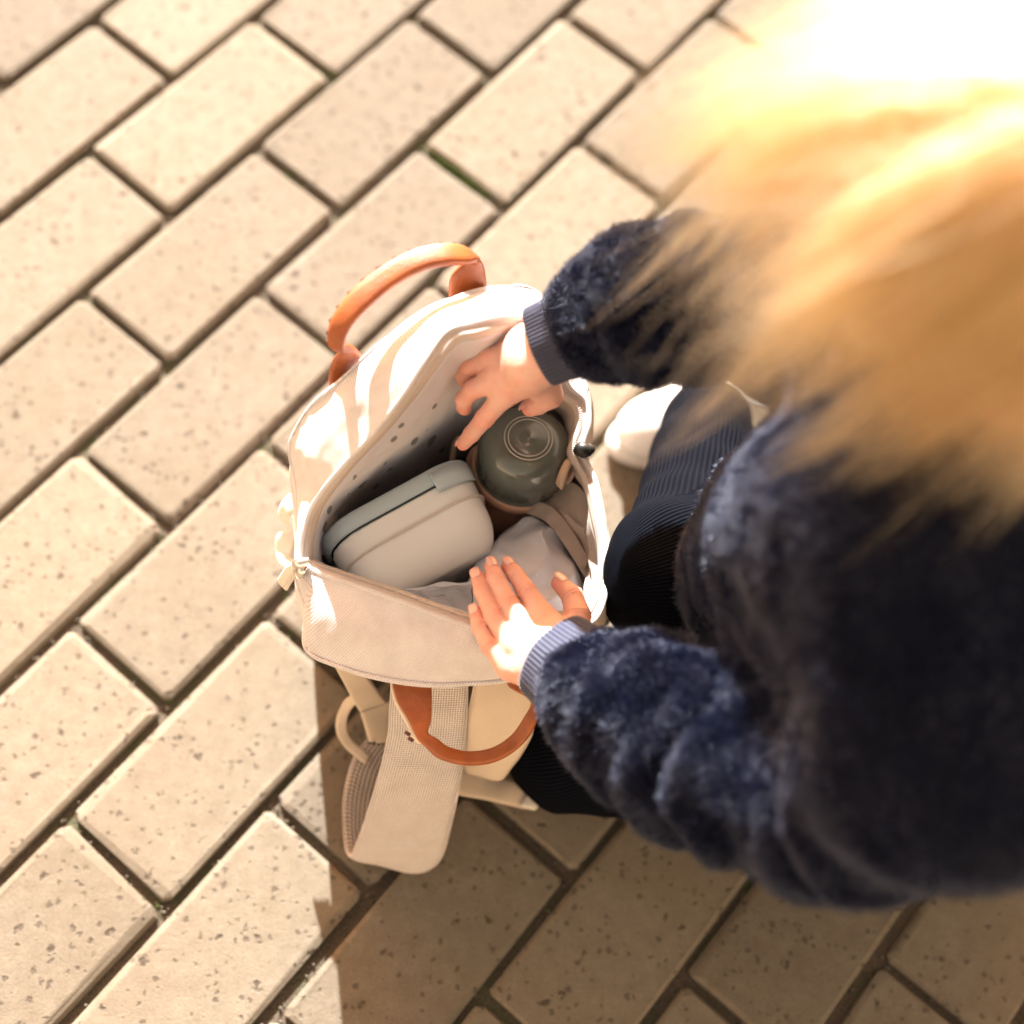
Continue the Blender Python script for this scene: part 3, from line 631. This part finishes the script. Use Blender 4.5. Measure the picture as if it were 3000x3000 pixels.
# ------------------------------------------------------------------ drinking bottle
bc = P(990, 853, .200); ba = np.array([.02, .0, 1.0]); ba /= np.linalg.norm(ba)
bottle = empty('drinking_bottle', tuple(bc - ba * .172)); tag(bottle, 'drinking bottle with smoky green domed cap beside the lunch box', 'bottle')
def lathe(name, prof, parent, mat, seg=56):
    a = np.linspace(0, 2 * np.pi, seg, endpoint=False); e1 = np.cross(ba, [0, 1, 0]); e1 /= np.linalg.norm(e1); e2 = np.cross(ba, e1)
    pr = np.array(prof); G = bc + pr[:, None, 1:2] * ba + pr[:, None, 0:1] * (e1 * np.cos(a)[None, :, None] + e2 * np.sin(a)[None, :, None])
    f = [tuple(q) for q in grid_faces(len(pr), seg, True)] + [tuple(range(seg)), tuple((len(pr) - 1) * seg + np.arange(seg))[::-1]]
    return mesh(name, G.reshape(-1, 3), [q[::-1] for q in f], parent, mat)
RB = .0318
prof = [(RB + .0002, -.020), (RB, -.012), (RB, 0)] + [(.0150 + (RB - .0150) * math.cos(t), .022 * math.sin(t)) for t in np.linspace(.05, math.pi / 2, 14)] + [(.0135, .02225), (.0110, .0226), (.0070, .0229), (.0024, .0230), (.0016, .0235), (.0002, .0237)]
dome = lathe('dome_cap', prof, bottle, MAT_DOME)
for r_, h_ in ((.0158, .0222), (.0134, .0226)):
    a = np.linspace(0, 2 * np.pi, 49)[:-1]; e1 = np.cross(ba, [0, 1, 0]); e1 /= np.linalg.norm(e1); e2 = np.cross(ba, e1)
    pts = bc + ba * h_ + r_ * (e1 * np.cos(a)[:, None] + e2 * np.sin(a)[:, None]); t = np.roll(pts, -1, 0) - pts; s = (pts - bc - ba * h_) / r_
    aa = np.linspace(0, 2 * np.pi, 8, endpoint=False); Gt = pts[:, None] + .0005 * (s[:, None] * np.cos(aa)[None, :, None] + ba[None, None] * np.sin(aa)[None, :, None])
    f = np.concatenate([grid_faces(48, 8, True), np.stack([47 * 8 + np.arange(8), 47 * 8 + (np.arange(8) + 1) % 8, (np.arange(8) + 1) % 8, np.arange(8)], 1)])
    q = mesh('moulded_ring', Gt.reshape(-1, 3), f, None, MAT_DOMERING); q.parent = dome; q.matrix_parent_inverse = Matrix.Identity(4); q.location = -Vector(bottle.location) if False else (0, 0, 0)
    q.matrix_parent_inverse = dome.matrix_parent_inverse.inverted() if False else Matrix.Identity(4)
lathe('neck_band', [(RB - .002, -.034), (RB + .0016, -.033), (RB + .0022, -.026), (RB + .0022, -.021), (RB + .0010, -.0195), (RB - .002, -.0195)], bottle, MAT_PINK)
lathe('bottle_body', [(.002, -.172), (.027, -.172), (.030, -.168), (.0312, -.150), (.0312, -.060), (.0305, -.042), (RB - .001, -.0345), (RB - .004, -.034)], bottle, MAT_PINK)
# carry loop hinge on one side and the silicone toggle on the other
sweep('toggle', [P(1061,924,0.208), P(1069,899,0.216), P(1078,876,0.219), P(1089,866,0.216)], [P(1049,909,0.206), P(1055,892,0.213), P(1065,872,0.216), P(1075,862,0.214)], [.003, .0042, .0042, .003], bottle, MAT_BEIGE)
sweep('toggle_loop', [P(1073,914,0.204), P(1083,896,0.210), P(1089,882,0.210)], [P(1065,909,0.202), P(1073,894,0.206), P(1079,880,0.208)], [.0025, .003, .0025], bottle, MAT_BEIGE)
sweep('carry_loop', [P(908,838,.186), P(890,846,.178), P(880,870,.166), P(892,895,.158), P(915,905,.155)], [P(915,858,.180), P(905,862,.172), P(900,875,.164), P(905,888,.158), P(918,892,.155)], [.004, .005, .005, .005, .004], bottle, MAT_PINK)
sweep('hinge', [P(903,842,.192), P(914,836,.194), P(924,830,.194)], [P(908,852,.190), P(918,848,.192), P(926,844,.192)], [.003, .004, .004], bottle, MAT_DOMERING)
tube('loop_cord', [P(866,824,.170), P(858,838,.168), P(854,860,.160), P(851,885,.150)], .0022, bottle, MAT_BEIGE)

# ------------------------------------------------------------------ the child
def hand_sdf(fingers, palm, wrist):
    def fn(X):
        d = None
        for a, b, ra, rb in palm:
            c = cone(X, a, b, ra, rb); d = c if d is None else smin(d, c, .007)
        for a, b, ra, rb in wrist: d = smin(d, cone(X, a, b, ra, rb), .010)
        out = d
        for pts in fingers:
            f = None
            for (a, ra), (b, rb) in zip(pts[:-1], pts[1:]):
                c = cone(X, a, b, ra, rb); f = c if f is None else smin(f, c, .0016)
            for (j, rj), (a, _), (b, _) in zip(pts[1:-1], pts[:-2], pts[2:]):       # skin folds over the joints
                ax = np.asarray(b) - np.asarray(a); ax = (ax / np.linalg.norm(ax)).astype(np.float32); q = X - np.asarray(j, np.float32); s = q @ ax
                f = f + .00075 * np.cos(s * (2 * np.pi / .0023)) * np.exp(-(s / .0028)**2) * np.exp(-(np.linalg.norm(q, axis=-1) / (rj * 1.5))**4)
            out = np.minimum(out, smin(d, f, .0042))
        return out
    return fn
def mk(Zf, rows): return [(Zf(*r[:3]), r[3]) for r in rows]
LF = [mk(Z4, [(1075,720,.2535,.0078),(945,500,.2515,.0060),(862,375,.2475,.0054),(800,300,.2435,.0047)]),
      mk(Z4, [(935,815,.2545,.0078),(798,600,.2535,.0061),(700,410,.2495,.0055),(662,305,.2455,.0047)]),
      mk(Z4, [(840,950,.2530,.0076),(680,700,.2520,.0057),(588,505,.2485,.0051),(548,385,.2450,.0044)]),
      mk(Z4, [(810,1120,.2500,.0072),(645,950,.2500,.0051),(562,795,.2475,.0046),(530,670,.2450,.0040)]),
      mk(Z4, [(1330,880,.2480,.0105),(1358,700,.2470,.0082),(1318,545,.2440,.0066),(1215,440,.2400,.0054)])]
LP = [(Z4(1250,880,.2575), Z4(1075,720,.2535), .0098, .0082), (Z4(1180,960,.2590), Z4(935,815,.2545), .0100, .0082), (Z4(1110,1050,.2585), Z4(840,950,.2530), .0098, .0080), (Z4(1030,1170,.2555), Z4(810,1120,.2500), .0092, .0076), (Z4(1280,960,.2540), Z4(1330,880,.2480), .0115, .0105)]
LW = [(Z4(1170,1000,.2580), P(1150,1290,.270), .0155, .0165), (Z4(1090,1120,.2570), P(1135,1315,.268), .0140, .0160)]
RF = [mk(Z2, [(690,960,0.3040,.0074),(530,1150,0.2880,.0058),(440,1258,0.2630,.0052),(380,1328,0.2460,.0045)]),
      mk(Z2, [(600,880,0.3060,.0074),(448,945,0.2990,.0058),(388,1010,0.2850,.0054),(388,1075,0.2710,.0047)]),
      mk(Z2, [(570,745,0.3060,.0072),(432,790,0.2990,.0056),(385,838,0.2860,.0052),(385,880,0.2720,.0045)]),
      mk(Z2, [(565,590,0.3030,.0068),(415,585,0.2980,.0052),(362,630,0.2890,.0049),(368,690,0.2770,.0043)]),
      mk(Z2, [(935,900,0.2990,.0105),(985,985,0.2910,.0085),(905,1045,0.2830,.0068),(855,1075,0.2760,.0056)])]
RP = [(Z2(850,880,0.3090), Z2(690,960,0.3040), .0098, .0080), (Z2(830,790,0.3120), Z2(600,880,0.3060), .0100, .0080), (Z2(810,690,0.3120), Z2(570,745,0.3060), .0098, .0078), (Z2(800,580,0.3090), Z2(565,590,0.3030), .0092, .0074), (Z2(880,840,0.3050), Z2(935,900,0.2990), .0110, .0105)]
RW = [(Z2(850,780,0.3240), P(1100,640,.3410), .0150, .0160), (Z2(845,640,0.3230), P(1090,610,.3410), .0140, .0155)]
def bounds(*lists):
    p = np.array([q for l in lists for q in l]); return p.min(0) - .016, p.max(0) + .016
parts = []
for Fg, Pm, Wr in ((LF, LP, LW), (RF, RP, RW)):
    lo, hi = bounds([q[0] for f in Fg for q in f], [a for a, *_ in Pm], [a for a, *_ in Wr], [b for _, b, *_ in Wr])
    V, F = field(hand_sdf(Fg, Pm, Wr), lo, hi, .00085); V = relax(V, F, 2, .5)
    bl = np.zeros(len(V))
    for f in Fg:
        bl = np.maximum(bl, .95 * np.exp(-(np.linalg.norm(V - f[-1][0], axis=1) / .008)**2))
        for j, amp in ((1, .55), (0, .35), (2, .4)): bl = np.maximum(bl, amp * np.exp(-(np.linalg.norm(V - f[j][0], axis=1) / .0085)**2))
    parts.append((V, F, bl))
HC = P(1965, 400, .610)
hf = np.array([-.80, -.05, -.60]); hf /= np.linalg.norm(hf); hu = np.array([-.58, .05, .81]); hu -= hf * (hu @ hf); hu /= np.linalg.norm(hu); hr = np.cross(hf, hu)
HM = np.stack([hr, hf, hu])                    # local: x side, y forward, z crown
def HL(x, y, z): return HC + hr * x + hf * y + hu * z
NECK = P(1830, 900, .492); CHEST = P(1800, 1060, .408); BELLY = P(1600, 1085, .285); BACK = P(1920, 1100, .30)
L_SH, L_EL, L_S2, L_S1, L_S0 = P(1790, 1430, .445), P(1580, 1500, .365), P(1375, 1435, .325), P(1235, 1365, .301), P(1156, 1322, .2875)
R_SH, R_EL, R_S2, R_S1, R_S0 = P(1770, 740, .450), P(1520, 600, .400), P(1335, 558, .376), P(1205, 576, .361), P(1138, 600, .3510)
R_HIP, R_KN, R_AN = P(1840, 1010, .20), P(1290, 1092, .222), P(1340, 800, .085)
L_HIP, L_KN, L_AN = P(1760, 1300, .19), P(1075, 1405, .050), P(1640, 1530, .045)
def body_fn(X):
    d = ellip(X, HL(0, -.006, .012), (.066, .082, .074), HM)
    d = smin(d, ellip(X, HL(0, .026, -.036), (.048, .050, .052), HM), .03)                 # jaw and cheeks
    d = smin(d, ellip(X, HL(0, .078, -.022), (.0085, .012, .012), HM), .010)               # nose
    d = smin(d, ellip(X, HL(0, .070, -.048), (.018, .008, .006), HM), .006)                # lips
    for s in (-1, 1):
        d = smin(d, ellip(X, HL(s * .066, -.006, -.014), (.008, .016, .022), HM), .006)    # ears
        d = np.maximum(d, -ellip(X, HL(s * .026, .084, .000), (.012, .012, .008), HM))     # eye sockets
    d = smin(d, cone(X, HL(0, -.02, -.05), NECK, .032, .036), .02)
    d = smin(d, cone(X, NECK, CHEST, .045, .078), .04)
    for a, b, ra, rb in ((CHEST, BELLY, .078, .074), (CHEST, BACK, .075, .085), (CHEST, L_SH, .055, .040), (CHEST, R_SH, .055, .040), (L_SH, L_EL, .036, .028), (L_EL, P(1140, 1298, .269), .027, .016), (R_SH, R_EL, .036, .028), (R_EL, P(1095, 625, .341), .027, .0155),
                         (BACK, R_HIP, .085, .060), (BACK, L_HIP, .085, .060), (R_HIP, R_KN, .058, .036), (R_KN, R_AN, .034, .022), (L_HIP, L_KN, .058, .034), (L_KN, L_AN, .032, .022)): d = smin(d, cone(X, a, b, ra, rb), .02)
    return d
allp = np.array([HL(.1, .1, .1), HL(-.1, -.1, -.1), HL(-.1, .1, .1), HL(.1, -.1, .1), L_SH, L_EL, R_EL, R_SH, BACK, R_HIP, R_KN, R_AN, L_HIP, L_KN, L_AN, P(1095, 625, .341), P(1140, 1298, .269), BELLY])
V, F = field(body_fn, allp.min(0) - .10, allp.max(0) + .10, .0045); V = relax(V, F, 2)
VV = [V]; FF = [F]; BL = [np.zeros(len(V))]; off = len(V)
loc = (V - HC) @ HM.T; scalp = ((np.linalg.norm(loc, axis=1) < .13) & ((loc[:, 2] > .02) | (loc[:, 1] < .0)) & ~((loc[:, 1] > .045) & (loc[:, 2] < .045)) & (loc[:, 2] > -.05)).astype(float)
for v, f, b in parts: VV.append(v); FF.append(f + off); BL.append(b); off += len(v)
person = mesh('person', np.concatenate(VV), np.concatenate(FF), None, MAT_SKIN)
vattr(person, 'blush', np.concatenate(BL)); vattr(person, 'scalp', np.concatenate([scalp] + [np.zeros(len(v)) for v, _, _ in parts]))
tag(person, 'blond child in navy plush jacket crouching and reaching into the backpack', 'person')
def nail(tip, dip, up, r, ln=1.0):
    ax = tip - dip; ax /= np.linalg.norm(ax); up = up - ax * (up @ ax); up /= np.linalg.norm(up); sd = np.cross(ax, up)
    u = np.linspace(-1, 1, 9); V = []
    for b in u:
        for a in u:
            sx = a * r * .74 * math.sqrt(max(1 - .35 * b * b, .1)); V.append(tip + ax * (r * .15 + b * r * .85 * ln) + sd * sx + up * (r * 1.02 * math.sqrt(max(1 - (sx / (r * 1.05))**2 - (max(b, 0) * .5)**2, .05)) + .0001))
    o = sheet('fingernail', np.array(V).reshape(9, 9, 3), person, MAT_NAIL, .0005)
UPV = np.array([-.05, -.25, 1.0])
for f in LF[:4]: nail(f[-1][0], f[-2][0], np.array([-.35, -.1, .95]) if f is LF[2] or f is LF[3] else np.array([.1, .35, .75]), f[-1][1])
nail(LF[4][-1][0], LF[4][-2][0], np.array([.35, .5, .8]), LF[4][-1][1])
for f in RF: nail(f[-1][0], f[-2][0], np.array([-.8, .4, -.05]) if f is not RF[0] else np.array([-.7, .35, .35]), f[-1][1])
for s in (-1, 1):
    c = HL(s * .026, .072, .000); V = IV * .0105 + c; mesh('eye', V, IF, person, MAT_EYE)

# jacket: plush, bunched in folds along the sleeves
def arm_d(X, pts, rad, seed, lam, amp):
    d = None; s0 = 0
    for (a, ra), (b, rb) in zip(zip(pts[:-1], rad[:-1]), zip(pts[1:], rad[1:])):
        c, t = cone(X, a, b, ra, rb, True); L_ = float(np.linalg.norm(b - a)); s = s0 + t * L_
        if d is None: d, S = c, s
        else: S = np.where(c < d, s, S); d = smin(d, c, .02)
        s0 += L_
    tilt = Waves(5.5, seed, 5)(X) * 2.2 + Waves(12, seed + 3, 6)(X) * 1.25 + (X[..., 0] * 22 + X[..., 1] * 20)
    w_ = np.abs(np.sin((S * (2 * np.pi / lam) + tilt) * .5)); fold = 2 * w_**.7 - 1.25; fold = fold * np.clip(.62 + .42 * Waves(8, seed + 5, 6)(X), .08, 1.2)
    return d - amp * fold * np.clip(S / .02, .35, 1) - Waves(30, seed + 9, 6)(X) * .0012
def jacket_fn(X):
    d = cone(X, CHEST, BELLY, .098, .098); d = smin(d, cone(X, CHEST, BACK, .096, .108), .05); d = smin(d, cone(X, NECK, CHEST, .062, .095), .03)
    d = smin(d, cone(X, CHEST, L_SH, .075, .056), .04); d = smin(d, cone(X, CHEST, R_SH, .075, .056), .04)
    for a, b, ra, rb in ((P(1670, 840, .490), P(1770, 1020, .482), .024, .032), (P(1770, 1020, .482), P(1920, 1050, .470), .032, .042), (P(1670, 840, .490), P(1770, 740, .494), .024, .030)): d = smin(d, cone(X, a, b, ra, rb), .006)   # folded hood and collar
    d = d - Waves(7, 71, 8)(X) * .0045 - Waves(18, 72, 8)(X) * .0016
    a = arm_d(X, [L_S0, L_S1, L_S2, L_EL, L_SH], [.0385, .0425, .0435, .0460, .054], 81, .042, .0078)
    b = arm_d(X, [R_S0, R_S1, R_S2, R_EL, R_SH], [.0325, .0365, .0395, .0430, .052], 91, .040, .0062)
    return smin(smin(d, a, .012), b, .012)
allp = np.array([L_S0, L_S1, L_S2, L_EL, L_SH, R_S0, R_S1, R_S2, R_EL, R_SH, CHEST, BELLY, BACK, NECK, BACK + [.09, 0, 0]])
V, F = field(jacket_fn, allp.min(0) - [.08, .08, .11], allp.max(0) + [.12, .08, .08], .0034); V = relax(V, F, 1)
jacket = mesh('jacket', V, F, person, MAT_PLUSHBASE); jacket['label'] = 'navy plush jacket with ribbed cuffs'
near = np.exp(-(np.minimum(np.min([np.linalg.norm(V - q, axis=1) for q in (L_S0, L_S1, L_S2, (L_S1 + L_S2) / 2)], axis=0), np.min([np.linalg.norm(V - q, axis=1) for q in (R_S0, R_S1)], axis=0)) / .09)**2)
toward = np.einsum('ij,ij->i', vnormals(V, F), CAM_C - V) > -.05
p_, n_ = sample_surface(V, F, 260000, (.16 + near) * (.12 + .88 * toward))
comb = np.stack([Waves(22, 51)(p_), Waves(22, 52)(p_), Waves(22, 53)(p_) - .6], 1) * .30 + RNG.normal(0, .30, p_.shape)
dirn = n_ + comb; dirn /= np.linalg.norm(dirn, axis=1)[:, None]; ln = (.0036 * (1 + .22 * RNG.normal(size=len(p_))) * (1 + .16 * Waves(70, 54)(p_)))[:, None]
bend = RNG.normal(0, .45, p_.shape); strands('plush_pile', np.stack([p_ - n_ * .0006, p_ + dirn * ln * .55, p_ + (dirn + bend * .35) * ln], 1), [.00013, .00012, .00005], jacket, MAT_PILE)
def cuff(name, c0, c1, r0, r1, flat=1.0):
    ax = c1 - c0; ax /= np.linalg.norm(ax); up = np.array([0, 0, 1.]); s = np.cross(ax, up); s /= np.linalg.norm(s); q = np.cross(s, ax)
    NT = 58 * 6; a = np.linspace(0, 2 * np.pi, NT, endpoint=False); rows = []
    for t, dr in ((.10, -.0048), (.03, -.0042), (-.01, -.0026), (-.02, -.0010), (.0, .0002), (.06, .0008), (.25, .0006), (.5, .0002), (.75, .0006), (1.0, .0)):
        r = r0 + (r1 - r0) * max(t, 0) + dr; rib = .00055 * np.cos(58 * a) * (1 if dr > -.003 else .3)
        wob = .0012 * np.sin(3 * a + 1) + .0008 * np.sin(5 * a + 2)
        rows.append(c0 + (c1 - c0) * t + (s * np.cos(a)[:, None] + q * flat * np.sin(a)[:, None]) * (r + rib + wob)[:, None])
    return mesh(name, np.concatenate(rows), grid_faces(len(rows), NT, True)[:, ::-1], jacket, MAT_CUFF)
cuff('cuff', P(1050, 1240, .2600), P(1104, 1283, .2740), .0262, .0300, .92)
cuff('cuff', P(1021, 655, .3300), P(1082, 628, .3415), .0224, .0248, .92)

# ribbed trousers and shoes
SEGS = [(BACK + [0, 0, -.03], R_HIP, .10, .082), (BACK + [0, 0, -.03], L_HIP, .10, .082), (R_HIP, R_KN, .080, .050), (R_KN, R_AN, .048, .036), (L_HIP, L_KN, .080, .046), (L_KN, L_AN, .045, .034)]
def trouser_fn(X):
    d = None
    for a, b, ra, rb in SEGS:
        c = cone(X, a, b, ra, rb); d = c if d is None else smin(d, c, .018)
    d = d - Waves(16, 61, 8)(X) * .0022
    return np.maximum(d, -(X[..., 2] - .002))
allp = np.array([s[0] for s in SEGS] + [s[1] for s in SEGS])
V, F = field(trouser_fn, np.r_[allp.min(0)[:2] - .11, -.004], allp.max(0) + .11, .0036); V = relax(V, F, 2)
tr = mesh('trousers', V, F, person, MAT_TROUSERS); tr['label'] = 'dark navy ribbed trousers'
best = np.full(len(V), 9.); rib = np.zeros(len(V))
for a, b, ra, rb in SEGS:
    d, t = cone(V.astype(np.float32), a, b, ra, rb, True); ax = (b - a) / np.linalg.norm(b - a); e1 = np.cross(ax, [0, 0, 1.]); e1 /= np.linalg.norm(e1); e2 = np.cross(e1, ax)
    q = V - a; val = np.arctan2(q @ e1, q @ e2) * (ra + rb) / 2; k = d < best; best[k] = d[k]; rib[k] = val[k]
vattr(tr, 'rib', rib)
def shoe(heel, toe, label):
    f = toe - heel; f[2] = 0; L_ = np.linalg.norm(f); f /= L_; s = np.array([-f[1], f[0], 0]); u = np.array([0, 0, 1.]); R3 = np.stack([f, s, u]); o0 = np.array([heel[0], heel[1], 0])
    def up(X):
        q = X
        d = ellip(q, (.105, 0, .030), (.050, .031, .026)); d = smin(d, ellip(q, (.060, 0, .036), (.055, .029, .034)), .02); d = smin(d, ellip(q, (.028, 0, .042), (.030, .027, .042)), .02)
        d = np.maximum(d, -(ellip(q, (.030, 0, .090), (.026, .019, .032)))); return np.maximum(d, -(q[..., 2] - .011))
    V, F = field(up, (-.01, -.04, .004), (.165, .04, .10), .0022); V = relax(V, F, 2); r = mesh('shoe', o0 + V @ R3, F, person, MAT_SHOE); r['label'] = label
    a = np.linspace(0, 2 * np.pi, 40, endpoint=False); px = .078 + .080 * np.cos(a); py = np.sin(a) * (.029 + .005 * np.cos(a - .0)); ring = []
    for k, z in ((.97, .001), (1.02, .004), (1.03, .013), (.98, .017)): ring.append(np.stack([.078 + (px - .078) * k, py * k, np.full(40, z)], 1))
    g = np.concatenate(ring); fc = [tuple(q) for q in grid_faces(4, 40, True)] + [tuple(range(40))[::-1], tuple(120 + np.arange(40))]; mesh('sole', o0 + g @ R3, fc, r, MAT_SOLE)
    for k in range(3):
        x = .068 + .014 * k; z = .072 - .006 * k; pts = [np.array([x, y, z - 9 * y * y]) for y in (-.018, -.009, 0, .009, .018)]; tube('lace', [o0 + q @ R3 for q in pts], .0019, r, MAT_SOLE, 4, 6)
shoe(P(1480, 790, 0), P(1140, 850, 0), 'white shoe beside the open backpack')
shoe(P(1600, 1530, 0), P(1900, 1560, 0), 'white shoe tucked under the kneeling leg')

# long blond hair falling forward from the crown
n = 9000; q = RNG.normal(size=(n * 3, 3)); q /= np.linalg.norm(q, axis=1)[:, None]
ok = ((q[:, 2] > .10) | (q[:, 1] < -.05)) & ~((q[:, 1] > .60) & (q[:, 2] < .52)) & (q[:, 2] > -.45); q = q[ok][:n]
er = np.array([.070, .086, .078]); root = q * er; nrm = q / er; nrm /= np.linalg.norm(nrm, axis=1)[:, None]
part_x = np.sign(root[:, 0] + .012)                                         # a side parting
flow = np.stack([np.where(part_x < 0, -.40, .70), .70 + 0 * part_x, -.30 + 0 * part_x], 1) + RNG.normal(0, .18, root.shape)
flow -= nrm * np.einsum('ij,ij->i', flow, nrm)[:, None]; flow /= np.linalg.norm(flow, axis=1)[:, None]
g_loc = HM @ np.array([0, 0, -1.0]); drift = HM @ np.array([-.55, .10, 0])
K_ = 13; LEN = RNG.uniform(.05, .105, len(root)); lg = RNG.random(len(root)) < .30; LEN[lg] = RNG.uniform(.13, .20, lg.sum()); LEN *= np.where(root[:, 0] < -.01, .76, 1.0); pts = [root - nrm * .002]; pos = root + nrm * .003; d = flow * .9 + nrm * .35
wv1, wv2, wv3 = Waves(9, 41), Waves(9, 42), Waves(9, 43); fly = RNG.random(len(root))[:, None] < .05
for k in range(K_ - 1):
    stp = (LEN / (K_ - 1))[:, None]; cl = np.stack([wv1(pos), wv2(pos), wv3(pos)], 1)
    d = d * .80 + g_loc * .17 + drift * .10 + cl * .05 + RNG.normal(0, .014, d.shape) * (1 + 4 * fly); d /= np.linalg.norm(d, axis=1)[:, None]
    pos = pos + d * stp; e = pos / (er + .004 + .008 * RNG.random((len(pos), 1))); rr = np.linalg.norm(e, axis=1)[:, None]
    pos = np.where(rr < 1, pos / np.maximum(rr, .3), pos); pts.append(pos)
HL_ = np.stack(pts, 1)
gid = RNG.choice(len(root), 260, replace=False); own = np.argmin(((root[:, None] - root[None, gid])**2).sum(-1), 1)      # locks: strands gather towards a guide
wgt = (np.linspace(0, 1, K_)**1.3)[None, :, None] * RNG.uniform(.35, .85, len(root))[:, None, None] * (~fly)[:, None]
HL_ = HL_ * (1 - wgt) + (HL_[gid][own] + (root - root[gid][own])[:, None] * .25) * wgt
HP = HL_ @ HM + HC
hair = strands('hair', HP, np.r_[np.full(9, .00014), np.linspace(.00013, .00005, 4)], person, MAT_HAIR)
